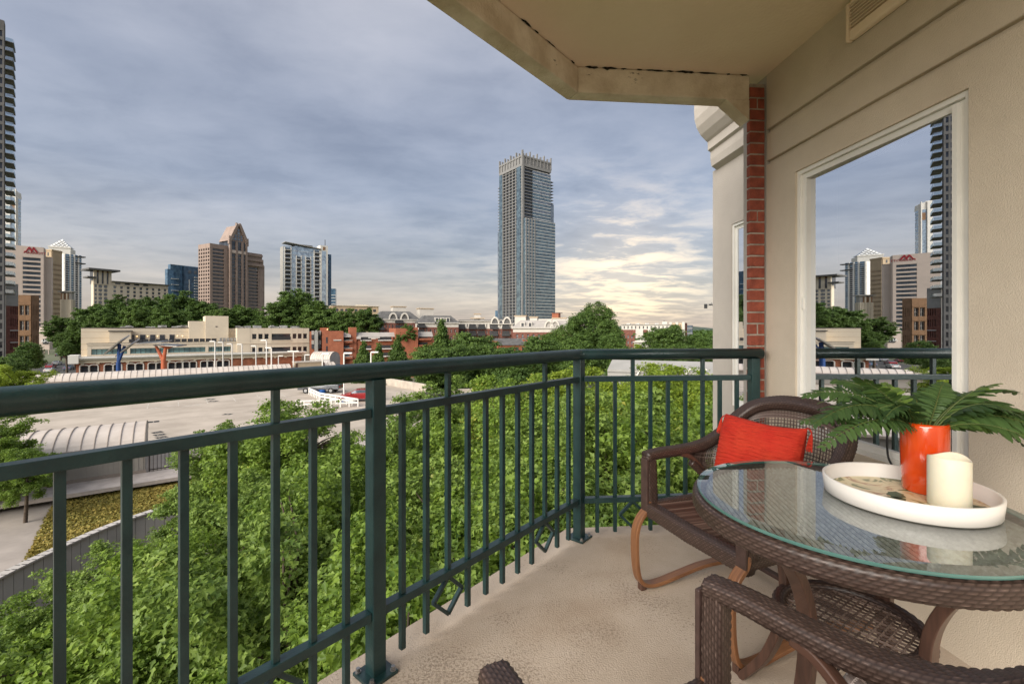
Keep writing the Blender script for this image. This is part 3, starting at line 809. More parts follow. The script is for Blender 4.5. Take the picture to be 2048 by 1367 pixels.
m_fern = fern_mat(); m_stem = M('fern_stem', (.10, .13, .03), .6, .2, 30)
fn = empty('fern_plant', (1.178, 1.300, ZT + .172), label='green artificial fern spreading out of the orange vase', cat='plant')
rf = random.Random(11)
def frond(az, el, length, droop, k):
    d = Vector((math.cos(az)*math.cos(el), math.sin(az)*math.cos(el), math.sin(el))); hor = Vector((math.cos(az), math.sin(az), 0))
    sd = Vector((-math.sin(az), math.cos(az), 0)); tw = rf.uniform(-.5, .5)
    n = 24; P = []
    for i in range(n + 1):
        t = i/n; P.append(hor*.018 + d*length*t + Vector((0, 0, -droop*length*t*t)) + sd*length*.08*math.sin(t*2 + k)*t)
    st = MB().tube(P[::2], [.0022*(1 - .7*i/n) for i in range(0, n + 1, 2)], 5)
    st.v = st.v; lf = MB()
    for i in range(3, n + 1):
        t = i/n; T = (P[i] - P[i-1]).normalized(); up = sd.cross(T)*-1
        up = T.cross(sd) if T.cross(sd).z > 0 else sd.cross(T)
        w = .050*(length/.3)**.5*min(1, (t + .05)*3.2)*(1 - max(0, t - .45)/.62)**.85 + .004
        for s in (-1, 1):
            side = (sd*s*math.cos(tw*s) + up*math.sin(tw*s)).normalized()
            ax = (side + T*rf.uniform(.2, .55) + up*rf.uniform(-.28, .12)).normalized(); nn = ax.cross(T).normalized(); wd = length/n*.66
            b = P[i]; dr = Vector((0, 0, -1))*w*.16
            c1_ = b + ax*w*.32 + T*wd*.75; c2__ = b + ax*w*.32 - T*wd*.75
            m1 = b + ax*w*.78 + T*wd*.7 + dr*.5; m2 = b + ax*w*.76 - T*wd*.5 + dr*.5; tip = b + ax*w + T*wd*.35 + dr
            mid = b + ax*w*.5 - up*w*.05
            lf.add([b + T*wd*.3, c1_, m1, tip, m2, c2__, b - T*wd*.3, mid], [(0, 1, 7), (1, 2, 7), (2, 3, 7), (3, 4, 7), (4, 5, 7), (5, 6, 7), (6, 0, 7)])
    f = lf.build('frond', m_fern, fn); st.build('frond_stem', m_stem, f)
specs = [(3.14, .72, .42, .60), (2.8, .80, .40, .50), (3.35, .55, .36, .62), (2.45, .95, .34, .45), (3.05, 1.0, .30, .35), (2.6, 1.0, .24, .3), (.45, .95, .27, .35), (.9, .9, .26, .5), (1.6, 1.0, .24, .35), (.1, .9, .38, .50),
         (-.05, .62, .46, .62), (-.3, .50, .46, .66), (.25, .7, .44, .55), (-.5, .72, .40, .80), (.5, .45, .40, .5), (-.75, .60, .36, .85), (.0, .30, .42, .5), (-.15, .85, .42, .75), (1.2, .6, .30, .5), (2.1, .7, .32, .5), (-.6, 1.0, .34, .7), (3.0, .4, .32, .35), (.7, .85, .36, .5)]
for k in range(16): specs.append((rf.uniform(-.5, 3.4), rf.uniform(.45, 1.05), rf.uniform(.20, .32), rf.uniform(.3, .9)))
for k, s_ in enumerate(specs): frond(*s_, k)
cd = empty('pillar_candle', (1.140, 1.187, ZT), label='ivory pillar candle with wavy rim on the tray', cat='candle')
m_wax = M('ivory_wax', (.78, .73, .58), .5, .04, 8); 
bs = m_wax.node_tree.nodes['Principled BSDF']; bs.inputs['Subsurface Weight'].default_value = .35; bs.inputs['Subsurface Radius'].default_value = (.02, .014, .008)
mb = MB(); n = 48
pr = [(0, 0), (.0415, 0), (.0435, .003), (.0435, .125), (.0420, .129), (.0385, .128), (.034, .112), (0, .108)]
vsx = []
for i, (r_, z_) in enumerate(pr):
    for j in range(n):
        t = 2*math.pi*j/n; dz = (.004*math.sin(2*t + .6) + .0022*math.sin(3*t)) if 3 <= i <= 5 else 0
        vsx.append((r_*math.cos(t), r_*math.sin(t), z_ + dz))
mb.add(vsx, [(i*n + j, i*n + (j+1) % n, (i+1)*n + (j+1) % n, (i+1)*n + j) for i in range(len(pr)-1) for j in range(n)])
mb.build('wax_body', m_wax, cd, smooth=True)
MB().tube([Vector((0, 0, .108)), Vector((.001, 0, .120))], .0016, 6).build('wick', M('plastic_wick', (.75, .72, .62), .5), cd)
# black cord hanging at the window behind the vase
cv_ = [BL(UW - .012, -.805, .78), BL(UW - .028, -.79, .72), BL(UW - .03, -.79, .64), BL(UW - .02, -.80, .56), BL(UW - .012, -.83, .50)]
cv_ = catmull([BL(UW - .010, -.845, .86), BL(UW - .014, -.800, .86), BL(UW - .016, -.787, .80), BL(UW - .016, -.785, .68), BL(UW - .014, -.80, .63), BL(UW - .010, -.835, .60)], 6)
tag(MB().tube(cv_, .004, 8).build('black_cord', M('black_rubber', (.012, .012, .013), .5), smooth=True), 'thin black cord loop hanging on the window behind the vase', 'cord')

# ---- red pillow with tassels
pw = empty('red_pillow', label='red pleated throw pillow with corner tassels on the wicker armchair', cat='pillow')
def pillow():
    nx, ny = 60, 84; hw, hh, th = .205, .165, .070
    vs = []; fs = []
    for side in (1, -1):
        for j in range(ny + 1):
            for i in range(nx + 1):
                a = i/nx*2 - 1; b = j/ny*2 - 1
                e = (max(0, 1 - abs(a)**2.6)*max(0, 1 - abs(b)**2.6))**.42
                pin = 1 - .06*(1 - abs(b)**2)*abs(a)**6; pin2 = 1 - .09*(1 - abs(a)**2)*abs(b)**6
                cr = .0026*math.sin(b*62 + 2.0*math.sin(a*4 + b*3) + 1.2*math.sin(a*11))*e
                vs.append((a*hw*pin, side*(th*e + cr), b*hh*pin2 + .006*math.sin(a*2.4)))
    k = (nx + 1)*(ny + 1)
    for s in range(2):
        for j in range(ny):
            for i in range(nx):
                q = [s*k + j*(nx+1) + i, s*k + j*(nx+1) + i + 1, s*k + (j+1)*(nx+1) + i + 1, s*k + (j+1)*(nx+1) + i]
                fs.append(tuple(q if s else q[::-1]))
    return MB().add(vs, fs)
def pillow_mat():
    m = M('red_cloth', (.54, .045, .020), .8, .05, 9, c2=(.50, .028, .015), spec=.25)
    N = m.node_tree.nodes; L = m.node_tree.links; b = N['Principled BSDF']
    tc = N.new('ShaderNodeTexCoord'); mp = N.new('ShaderNodeMapping'); mp.inputs['Scale'].default_value = (14, 14, 130)
    t = N.new('ShaderNodeTexNoise'); t.inputs['Scale'].default_value = 1.4; t.inputs['Detail'].default_value = 4; t.inputs['Distortion'].default_value = .4
    L.new(tc.outputs['Object'], mp.inputs[0]); L.new(mp.outputs[0], t.inputs[0])
    bp = N.new('ShaderNodeBump'); bp.inputs['Strength'].default_value = 1.0; bp.inputs['Distance'].default_value = .010
    L.new(t.outputs['Fac'], bp.inputs['Height']); L.new(bp.outputs[0], b.inputs['Normal']); return m
m_red = pillow_mat(); pillow().build('cushion', m_red, pw, smooth=True)
for sx in (-1, 1):
    for sz in (-1, 1):
        mb = MB(); c = Vector((sx*.203, 0, sz*.160)); mb.tube([c, c + Vector((sx*.012, 0, -.004)), c + Vector((sx*.020, 0, -.016))], .003, 6)
        for q in range(22):
            a = q*2.4; r_ = .009*math.sqrt(q/22 + .05); base = c + Vector((sx*.020, 0, -.016))
            mb.tube([base, base + Vector((math.cos(a)*r_*.6, math.sin(a)*r_*.6, -.016)), base + Vector((math.cos(a)*r_*1.3, math.sin(a)*r_*1.3, -.062 - .006*(q % 3)))], .0018, 4)
        mb.build('tassel', m_red, pw)
pc = Vector((1.06, 1.975, FZ + .635))
yaw = math.atan2(-F1.x, F1.y)
pw.location = pc; pw.rotation_euler = (R(17), R(-4), yaw + math.pi + R(0))
pw.rotation_mode = 'XYZ'
pw.matrix_world = Matrix.Translation(pc) @ Matrix.Rotation(yaw, 4, 'Z') @ Matrix.Rotation(R(17), 4, 'X') @ Matrix.Rotation(R(3), 4, 'Y')
# ================================================================ ground, streets and parking deck
m_ground = M('ground_mix', (.10, .13, .05), .95, .3, .02, c2=(.14, .125, .10), space='Object')
gm = MB(); gm.add([(-6000, -200, 0), (6000, -200, 0), (6000, 9000, 0), (-6000, 9000, 0)], [(0, 1, 2, 3)])
g_ = gm.build('ground', m_ground); g_['kind'] = 'structure'
m_asph = M('asphalt', (.085, .082, .08), .9, .2, .6, bump=.2, bscale=20)
m_soil = M('mulch_bed', (.10, .055, .035), .95, .35, 1.6, c2=(.055, .032, .02), bump=.8, bscale=12)
sb = MB(); sb.add([(-17, -4, .004), (30, -4, .004), (30, 33, .004), (-16, 33, .004)], [(0, 1, 2, 3)]); sb.build('planting_bed', m_soil)['kind'] = 'structure'
st = MB(); st.add([(-200, 222, .008), (-181, 230, .008), (-84, 60, .008), (-60, 22, .008), (-76, 16, .008), (-103, 60, .008)], [(0, 1, 2, 3, 4, 5)]); so = st.build('street', m_asph); so['kind'] = 'structure'
m_pav = M('pavement_concrete', (.38, .35, .31), .9, .12, 1.5, bump=.2)
def rib(a, b, w0, w1, z0, z1, name, mat):
    a, b = Vector((*a, 0)), Vector((*b, 0)); d = (b - a).normalized(); n = Vector((-d.y, d.x, 0))
    p = [a + n*w0, b + n*w0, b + n*w1, a + n*w1]; o = MB().prism([tuple(q[:2]) for q in p][::(1 if w0 > w1 else -1)], z0, z1).build(name, mat); o['kind'] = 'structure'; return o
rib((-84, 60), (-181, 230), -3.6, -.1, 0.0, .13, 'pavement', m_pav)
m_line = M('road_paint', (.70, .68, .62), .7, .15, 3)
ra, rb_ = Vector((-93, 62, .012)), Vector((-188, 226, .012)); rd = (rb_ - ra).normalized(); rn = Vector((-rd.y, rd.x, 0))
lm = MB()
for k in range(22):
    p = ra + rd*(6*k + 4); lm.add([p - rn*.08, p + rd*2.4 - rn*.08, p + rd*2.4 + rn*.08, p + rn*.08], [(0, 1, 2, 3)])
lm.build('lane_marking', m_line, so)

# deck axes: da along the near edge, db away from it
da = Vector((.8, .6, 0)); db = Vector((-.6, .8, 0)); DZ = 4.7
def DK(a, b, z=0.0): return da*a + db*b + Vector((0, 0, DZ + z))
def dkpx(x, y, h=0.0):
    p = pz(x, y, DZ + h); return da.dot(p), db.dot(p)
m_deck = M('deck_concrete', (.47, .40, .33), .9, .1, .35, c2=(.35, .295, .24), bump=.1, bscale=8, detail=9)
stain(m_deck, .66, (.16, .13, .11), .10)
dpoly = [DK(-40, 34.7), DK(20, 34.7), DK(25, 44), DK(24, 52), DK(30, 60), DK(30, 92), DK(-40, 92)]
dk = MB().prism([tuple(p[:2]) for p in dpoly], 0, DZ).build('parking_deck', m_deck); dk['kind'] = 'structure'
m_conc = M('parapet_concrete', (.48, .42, .35), .9, .12, .8, c2=(.36, .31, .26), bump=.2, bscale=15)
def dwall(p, q, h, t, name, label, n=0):
    """parapet of cast panels from p to q"""
    o = empty(name, p, label=label, cat='wall'); d = (q - p); L_ = d.length; d.normalize(); nn = Vector((-d.y, d.x, 0)); n = n or max(1, int(L_/2.4))
    for i in range(n):
        a, b = L_*i/n + .012, L_*(i+1)/n - .012
        MB().obox(d*(a + b)/2 + Vector((0, 0, h/2)), d*(b - a)/2, nn*t/2, Vector((0, 0, h/2))).build('panel', m_conc, o, bevel=.02)
    MB().obox(d*L_/2 + Vector((0, 0, h*.45)), d*L_/2, nn*t*.4, Vector((0, 0, h*.44))).build('wall_core', m_conc, o)
    return o
E_ = pz(742, 766, DZ); F_ = pz(862, 786, DZ); G_ = pz(965, 792, DZ)
dwall(pz(766, 768, DZ), pz(866, 786, DZ), 1.05, .3, 'deck_parapet', 'pale concrete parapet of cast panels on the deck beyond the red car')
dwall(pz(905, 795, DZ), pz(985, 792, DZ), 1.05, .3, 'deck_parapet', 'short concrete parapet run showing between the grove treetops')
# ramp opening with kerb
MB().obox(pz(700, 838, DZ) + Vector((0, 0, .25)), da*4.5, db*.25, Vector((0, 0, .25))).build('ramp_kerb', m_conc)['kind'] = 'structure'
# numbers and arrows painted on the deck
m_wp = M('deck_paint_white', (.62, .56, .48), .8, .25, 2); m_kp = M('deck_paint_black', (.03, .03, .03), .8, .2, 3)
mk = empty('deck_markings', (0, 0, DZ)); mk['kind'] = 'structure'
def arrow(x, y, ang):
    c = pz(x, y, DZ); c.z = 0.006; u = da*math.cos(ang) + db*math.sin(ang); v = Vector((-u.y, u.x, 0)); mb = MB()
    mb.add([c - u*1.1 - v*.10, c + u*.3 - v*.10, c + u*.3 + v*.10, c - u*1.1 + v*.10], [(0, 1, 2, 3)])
    mb.add([c + u*.3 - v*.38, c + u*1.1, c + u*.3 + v*.38], [(0, 1, 2)]); mb.build('arrow', m_wp, mk)
arrow(322, 814, 3.6); arrow(386, 810, .5)
def plate(x, y, w, h, ang, ch, cs):
    c = pz(x, y, DZ); c.z = .006; u = da*math.cos(ang) + db*math.sin(ang); v = Vector((-u.y, u.x, 0))
    MB().add([c - u*w - v*h, c + u*w - v*h, c + u*w + v*h, c - u*w + v*h], [(0, 1, 2, 3)]).build('stencil_plate', m_kp, mk)
    t = text('stencil_digit', ch, cs, m_wp, mk, c + Vector((0, 0, .006)), (0, 0, math.atan2(u.y, u.x)), .001)
plate(307, 843, .42, .42, 0, '1', .7)
for i, c in enumerate('1 0 2'.split()): plate(315 + i*4, 864 + i*5, .36, .36, -1.2, c, .6)
for i, c in enumerate('3 0'.split()): plate(421 + i*5, 798 + i*4, .5, .4, -.6, c, .7)
plate(455, 828, .4, .35, -.6, '4', .6)
ln = MB()
for k in range(9):
    c0 = DK(-2 + k*2.7, 62, 0); c1x = DK(-2 + k*2.7, 66.5, 0); c0.z = c1x.z = .0045
    ln.add([c0 - da*.05, c1x - da*.05, c1x + da*.05, c0 + da*.05], [(3, 2, 1, 0)])
ln.build('bay_line', m_wp, mk)
m_strip = M('expansion_joint', (.22, .19, .16), .9)
for k in range(5):
    p0, p1 = DK(-38, 44 + k*9.3), DK(29, 44 + k*9.3); p0.z = p1.z = .003
    if k == 0: p1 = DK(24, 44); p1.z = .003
    MB().add([p0 - db*.03, p1 - db*.03, p1 + db*.03, p0 + db*.03], [(0, 1, 2, 3)]).build('joint_line', m_strip, mk)

# ---- shed with curved standing-seam roof on the near edge of the deck
m_seam = M('zinc_roof', (.62, .54, .47), .6, .12, .5, c2=(.50, .43, .37), metal=.0, bump=.05, bscale=6)
m_seamd = M('seam_dark', (.30, .25, .21), .7, .1)  # darker metal of seams, gutters and base flashing
m_corr = M('ribbed_cladding', (.36, .33, .29), .7, .08, .6)
def barrel(name, label, p, length, width, wall_h, rise, npan, eave=.3, ends=True, cladding=True, sub=10):
    """vaulted shed: p is its near right corner; runs back along -da by length, across by db*width"""
    o = empty(name, p, label=label, cat='shed')
    arc = []
    for i in range(sub + 1):
        t = math.pi*(.06 + .88*i/sub); arc.append((width/2 - (width/2 + eave)*math.cos(t), wall_h + rise*(math.sin(t) - math.sin(math.pi*.06))))
    f = lambda a, b, z: da*a + db*b + Vector((0, 0, z))
    for k in range(npan):
        a0_, a1_ = -length*k/npan, -length*(k+1)/npan; mb = MB()
        for i in range(sub):
            (y0, z0), (y1, z1) = arc[i], arc[i+1]
            mb.add([f(a0_ - .02, y0, z0), f(a1_ + .02, y0, z0), f(a1_ + .02, y1, z1), f(a0_ - .02, y1, z1)], [(0, 3, 2, 1)])
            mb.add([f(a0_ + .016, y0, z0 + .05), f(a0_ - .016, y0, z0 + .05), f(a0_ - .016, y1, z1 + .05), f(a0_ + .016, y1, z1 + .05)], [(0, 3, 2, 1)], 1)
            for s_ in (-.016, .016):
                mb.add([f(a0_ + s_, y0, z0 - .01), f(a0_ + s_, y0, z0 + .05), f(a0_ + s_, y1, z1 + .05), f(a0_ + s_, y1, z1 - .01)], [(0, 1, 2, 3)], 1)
        mb.build('roof_panel', [m_seam, m_seamd], o)
    g = [f(0, y, z - .03) for y, z in arc]
    mb = MB(); mb.add(g + [f(0, width, wall_h*0), f(0, 0, 0)], [tuple(range(len(g) + 2))]); mb.add([q - da*length for q in g] + [f(-length, width, 0), f(-length, 0, 0)], [tuple(range(len(g) + 1, -1, -1))])
    mb.build('gable_wall', m_corr, o)
    wl = MB(); n = int(length/.22)
    wl.add([f(0, 0, 0), f(-length, 0, 0), f(-length, 0, wall_h + .02), f(0, 0, wall_h + .02)], [(0, 1, 2, 3)])
    wl.add([f(0, width, 0), f(-length, width, 0), f(-length, width, wall_h), f(0, width, wall_h)], [(3, 2, 1, 0)])
    wl.build('wall', m_corr, o)
    if cladding:
        cl = MB()
        for k in range(n):
            c = f(-length*(k + .5)/n, -.012, wall_h/2 + .05); cl.obox(c, da*.035, db*.012, Vector((0, 0, wall_h/2 - .06)))
        cl.build('cladding_ribs', m_corr, o)['kind'] = 'stuff'
    MB().obox(f(-length/2, -eave - .06, wall_h - .02), da*(length/2 + .1), db*.07, Vector((0, 0, .08))).build('gutter', m_seamd, o)
    MB().obox(f(-length/2, -.02, .09), da*(length/2 + .05), db*.05, Vector((0, 0, .09))).build('base_flashing', m_seamd, o)
    return o
sc_ = pz(290, 944, DZ); 
barrel('vaulted_shed', 'low shed with curved standing seam roof at the near edge of the parking deck', sc_, 8.3, 4.6, 1.75, 1.05, 15)
# lower lip of the roof seen as a pale band
# ledge and fence next to the shed
lg0 = sc_ - db*.6
MB().obox(lg0 + da*4 - db*.5 + Vector((0, 0, -.1)), da*16, db*1.1, Vector((0, 0, .1))).build('stone_ledge', M('ledge_stone', (.46, .40, .36), .9, .15, 1.2), None)['kind'] = 'structure'
m_iron = M('iron_fence', (.045, .035, .03), .6, .2, 8)
fe = empty('iron_fence', sc_ + da*.2, label='small dark iron fence on the deck edge beside the shed', cat='fence')
for (a_, b_) in ((0, 2.6), (2.9, 5.6)):
    for h_ in (.12, 1.05): MB().bar(da*a_ + Vector((0, 0, h_)), da*b_ + Vector((0, 0, h_)), .04, .05).build('fence_rail', m_iron, fe)
    n = 14
    for k in range(n + 1):
        p = da*(a_ + (b_ - a_)*k/n); w_ = .05 if k in (0, n) else .022
        MB().box(p.x - w_/2, p.x + w_/2, p.y - w_/2, p.y + w_/2, .02, 1.1 if k in (0, n) else 1.04).build('picket', m_iron, fe)
wp = MB().obox(sc_ + da*9 + Vector((0, 0, -2.1)), da*9, db*.12, Vector((0, 0, 2.05))); 
# ---- sedum roof with curved grey wall in front of it
ZS = 4.25
edge = [pz(x, y, ZS + .35) for x, y in ((-420, 1420), (-150, 1235), (0, 1153), (120, 1095), (230, 1048), (345, 1010), (450, 982), (560, 960), (700, 940))]
edge = catmull(edge, 6)
back = [sc_ + da*t - db*1.7 for t in (-22, -12, 0, 8, 16)]
m_sedum = M('sedum_planting', (.40, .255, .035), .95, .3, 1.3, c2=(.20, .20, .03), bump=1.0, bscale=18, stops=(.30, .62))
poly = [tuple(p[:2]) for p in edge] + [tuple(p[:2]) for p in back[::-1]]
MB().prism(poly, 0.02, ZS).build('garden_roof', M('roof_slab', (.36, .31, .27), .9, .15, .5))['kind'] = 'structure'
m_gray = M('grey_panel', (.56, .52, .465), .6, .1, .6); m_cap = M('coping_metal', (.60, .55, .50), .45, .08, .6, metal=.2)
cw = empty('curved_garden_wall', edge[0].copy() * 0, label='curved grey panel wall with pale metal coping below the grove', cat='wall')
for i in range(len(edge) - 1):
    a_, b_ = edge[i].copy(), edge[i+1].copy(); d = (b_ - a_).normalized(); n_ = Vector((-d.y, d.x, 0))
    a_.z = b_.z = 0; L_ = (b_ - a_).length
    MB().obox((a_ + b_)/2 + Vector((0, 0, 2.3)), d*(L_/2 - .012), n_*.10, Vector((0, 0, 2.27))).build('wall_panel', m_gray, cw)
    for off, zz, hw in ((-.11, 4.615, .10), (.11, 4.64, .09)):
        MB().obox((a_ + b_)/2 - n_*off + Vector((0, 0, zz)), d*(L_/2 + .02), n_*hw, Vector((0, 0, .035))).build('coping', m_cap, cw)
# sedum carpet: many small tufts
rs = np.random.RandomState(5)
def carpet(name, label, pts, size, mat, kind='stuff', cat='ground cover'):
    n = len(pts); a = rs.rand(n)*6.28; t = rs.uniform(.3, 1.0, n); s = size*rs.uniform(.6, 1.4, n)
    ax = np.stack([np.cos(a)*np.cos(t), np.sin(a)*np.cos(t), np.sin(t)], 1); sd = np.stack([-np.sin(a), np.cos(a), 0*a], 1)
    V = np.stack([pts, pts + ax*s[:, None]*.6 + sd*s[:, None]*.45, pts + ax*s[:, None], pts + ax*s[:, None]*.6 - sd*s[:, None]*.45], 1).reshape(-1, 3)
    F = np.arange(4*n).reshape(-1, 4)
    me = bpy.data.meshes.new(name); me.from_pydata(V.tolist(), [], F.tolist()); me.materials.append(mat); me.update()
    o = put(name, me); tag(o, label, cat, kind=kind); return o
def inside(p, poly):
    x, y = p[:, 0], p[:, 1]; c = np.zeros(len(p), bool); n = len(poly)
    for i in range(n):
        (x1, y1), (x2, y2) = poly[i], poly[i - 1]
        c ^= ((y1 > y) != (y2 > y)) & (x < (x2 - x1)*(y - y1)/((y2 - y1) + 1e-9) + x1)
    return c
def leafM(name, lo, hi, trans=.35, rough=.5, yellow=None):
    if name in MATS: return MATS[name]
    m = bpy.data.materials.new(name); m.use_nodes = True
    N = m.node_tree.nodes; L = m.node_tree.links; b = N['Principled BSDF']; b.inputs['Roughness'].default_value = rough; b.inputs['Specular IOR Level'].default_value = .35
    g = N.new('ShaderNodeNewGeometry'); oi = N.new('ShaderNodeObjectInfo')
    tc = N.new('ShaderNodeTexCoord'); t = N.new('ShaderNodeTexNoise'); t.inputs['Scale'].default_value = .45; t.inputs['Detail'].default_value = 2; L.new(tc.outputs['Object'], t.inputs[0])
    a = N.new('ShaderNodeMath'); a.operation = 'MULTIPLY'; a.inputs[1].default_value = .5; L.new(g.outputs['Random Per Island'], a.inputs[0])
    b2 = N.new('ShaderNodeMath'); b2.operation = 'MULTIPLY_ADD'; b2.inputs[1].default_value = .55; L.new(t.outputs['Fac'], b2.inputs[0]); L.new(a.outputs[0], b2.inputs[2])
    c = N.new('ShaderNodeMath'); c.operation = 'MULTIPLY_ADD'; c.inputs[1].default_value = .22; L.new(oi.outputs['Random'], c.inputs[0]); L.new(b2.outputs[0], c.inputs[2])
    rp = N.new('ShaderNodeValToRGB'); e = rp.color_ramp.elements
    e[0].position = .18; e[0].color = (*lo, 1); e[1].position = .92; e[1].color = (*hi, 1)
    if yellow: k = e.new(.99); k.color = (*yellow, 1)
    L.new(c.outputs[0], rp.inputs[0]); L.new(rp.outputs[0], b.inputs['Base Color'])
    tr_ = N.new('ShaderNodeBsdfTranslucent'); L.new(rp.outputs[0], tr_.inputs[0]); mx = N.new('ShaderNodeMixShader'); mx.inputs[0].default_value = trans
    o = [x for x in N if x.type == 'OUTPUT_MATERIAL'][0]; L.new(b.outputs[0], mx.inputs[1]); L.new(tr_.outputs[0], mx.inputs[2]); L.new(mx.outputs[0], o.inputs[0])
    MATS[name] = m; return m
m_sed = leafM('sedum_leaf', (.14, .15, .025), (.36, .265, .06), .2, .7)
bx0, bx1 = -40, 2; P = np.stack([rs.uniform(-34, 0, 700000), rs.uniform(12, 42, 700000), np.full(700000, ZS)], 1)
band = [tuple((p + Vector((-1.0, .4, 0)))[:2]) for p in edge[:]] 
spoly = [tuple(pz(x, y, ZS)[:2]) for x, y in ((35, 1150), (100, 1020), (125, 985), (300, 975), (420, 950), (520, 935), (650, 925))] + [tuple(p[:2]) for p in edge[::-1] if p.y > 17]
P = P[inside(P, spoly)]
carpet('sedum_carpet', 'ochre and green sedum carpet on the garden roof behind the curved wall', P, .10, m_sed)

# ---- long vaulted canopy along the far edge, stair kiosk
cr0 = Vector((-37.5, 75.5, 0)); ca, cb = da.dot(cr0), db.dot(cr0)
barrel('vaulted_canopy', 'long ribbed vaulted canopy along the far edge of the parking deck', DK(ca + .5, cb - 1.5), 31, 3.4, 1.7, 1.15, 46, cladding=False, sub=8)
barrel('vaulted_canopy', 'short vaulted canopy stub between tan box and blue stair kiosk', DK(ca + 8.3, cb + 1.2), 4.2, 3.0, 1.6, 1.1, 7, cladding=False, sub=8)
bxo = empty('concrete_box', DK(ca + 3.6, cb + .6), label='tan concrete box with dark corner posts on the deck beside the canopy end', cat='enclosure')
m_tan = M('tan_render', (.42, .335, .235), .9, .08, .6)
MB().obox(Vector((0, 0, 1.4)), da*2.2, db*1.4, Vector((0, 0, 1.4))).build('walls', m_tan, bxo); MB().obox(Vector((0, 0, 2.86)), da*2.3, db*1.5, Vector((0, 0, .05))).build('coping', m_conc, bxo)
for s_ in (-1, 1): MB().obox(da*2.15*s_ - db*1.42 + Vector((0, 0, 1.35)), da*.16, db*.05, Vector((0, 0, 1.35))).build('corner_post', m_darkwood, bxo)
m_blue = M('blue_paint', (.012, .085, .30), .5, .1, 2); m_pan = M('grey_cladding', (.38, .36, .35), .5, .08, 1)
ks = px(640, 700, 84); kp = Vector((ks.x, ks.y, DZ))
kk = empty('stair_kiosk', kp, -R(8), label='blue stair kiosk with vaulted ribbed roof and white Stairs lettering', cat='kiosk')
KW, KD = 3.9, 3.6
MB().box(-KW/2, KW/2, 0, KD, 0, 1.75).build('base', m_blue, kk); MB().box(-KW/2 - .03, KW/2 + .03, -.03, KD, 1.75, 2.85).build('fascia', m_pan, kk)
NR = 9
for k in range(NR):
    x0_, x1_ = -KW/2 + KW*k/NR, -KW/2 + KW*(k+1)/NR; mb = MB()
    for i in range(8):
        t0, t1 = math.pi*i/8, math.pi*(i+1)/8
        q = [(KD/2 - (KD/2 + .1)*math.cos(t), 2.86 + 1.35*math.sin(t)) for t in (t0, t1)]
        mb.add([(x0_ + .02, *q[0]), (x1_ - .02, *q[0]), (x1_ - .02, *q[1]), (x0_ + .02, *q[1])], [(0, 1, 2, 3)])
        mb.add([(x0_ - .02, q[0][0], q[0][1] + .06), (x0_ + .02, q[0][0], q[0][1] + .06), (x0_ + .02, q[1][0], q[1][1] + .06), (x0_ - .02, q[1][0], q[1][1] + .06)], [(0, 1, 2, 3)], 1)
    mb.build('roof_panel', [m_seam, m_seamd], kk)
for xg in (-KW/2, KW/2):
    gp = [(xg, KD/2 - (KD/2)*math.cos(math.pi*i/12), 2.85 + 1.3*math.sin(math.pi*i/12)) for i in range(13)]
    MB().add(gp, [tuple(range(13))]).build('gable', m_pan, kk)
m_ltr = M('white_lettering', (.82, .82, .80), .5, .03)
text('lettering', 'Stairs', 1.15, m_ltr, kk, (.25, -.06, 2.28), ext=.02)
text('lettering', '3', 1.3, m_ltr, kk, (-KW/2 - .03, 1.1, 2.9), (R(90), 0, R(-90)), .02)
# wheelchair sign plate, gate arms
# ---- lamp posts on the deck
m_wm = M('white_metal', (.74, .71, .66), .5, .05, 2)
LPL = {}
def lamp_post(x, ytop, D, label, dual=False, blue=True, base_z=DZ, arm=1):
    top = px(x, ytop, D); o = empty('lamp_post', (top.x, top.y, base_z), label=label, cat='lamp post', group='white lamp posts on the parking deck')
    h = top.z - base_z; k = round(h, 1)
    MB().tube([(0, 0, 0), (0, 0, h)], .10 if D > 70 else .085, 10).build('pole', m_wm, o)
    for s_ in ((-1, 1) if dual else (arm,)):
        MB().box(.0 if s_ > 0 else -.95, .95 if s_ > 0 else 0, -.14, .14, h - .02, h + .16).build('lamp_head', m_wm, o, bevel=.03)
    if blue: MB().lathe([(.42, 0), (.42, .38), (.30, .50), (0, .50)], 20).build('base_pier', m_blue, o)
    return o
lamp_post(645, 708, 60, 'white lamp post on blue pier in front of the stair kiosk')
lamp_post(688, 707, 53, 'white lamp post on blue pier beside the red car')
for i, (x, y, dl_) in enumerate(((430, 683, 'first by the cream block'), (446, 685, 'second of three by the cream block'), (464, 688, 'third of the row before the cream block'), (484, 689, 'with square head before the cream corner bay'), (512, 692, 'before the three storey bay window row'))):
    lamp_post(x, y, 84 + i*1.2, 'tall white lamp post over the long canopy, ' + dl_, blue=False, arm=-1)
lamp_post(533, 681, 78, 'tallest white lamp post before the cream balconies, flat head', blue=False, arm=-1)
lamp_post(543, 696, 72, 'slim white lamp post between canopy and tan box', blue=False, arm=-1)
lamp_post(587, 703, 76, 'white lamp post with two heads behind the tan box', dual=True, blue=False)
lamp_post(557, 712, 92, 'short white lamp post behind the canopy end', blue=False)
lamp_post(610, 710, 90, 'short white lamp post at the gable of the stair kiosk', blue=False)
lamp_post(742, 705, 58, 'white lamp post before the cone shaped evergreens', blue=False)
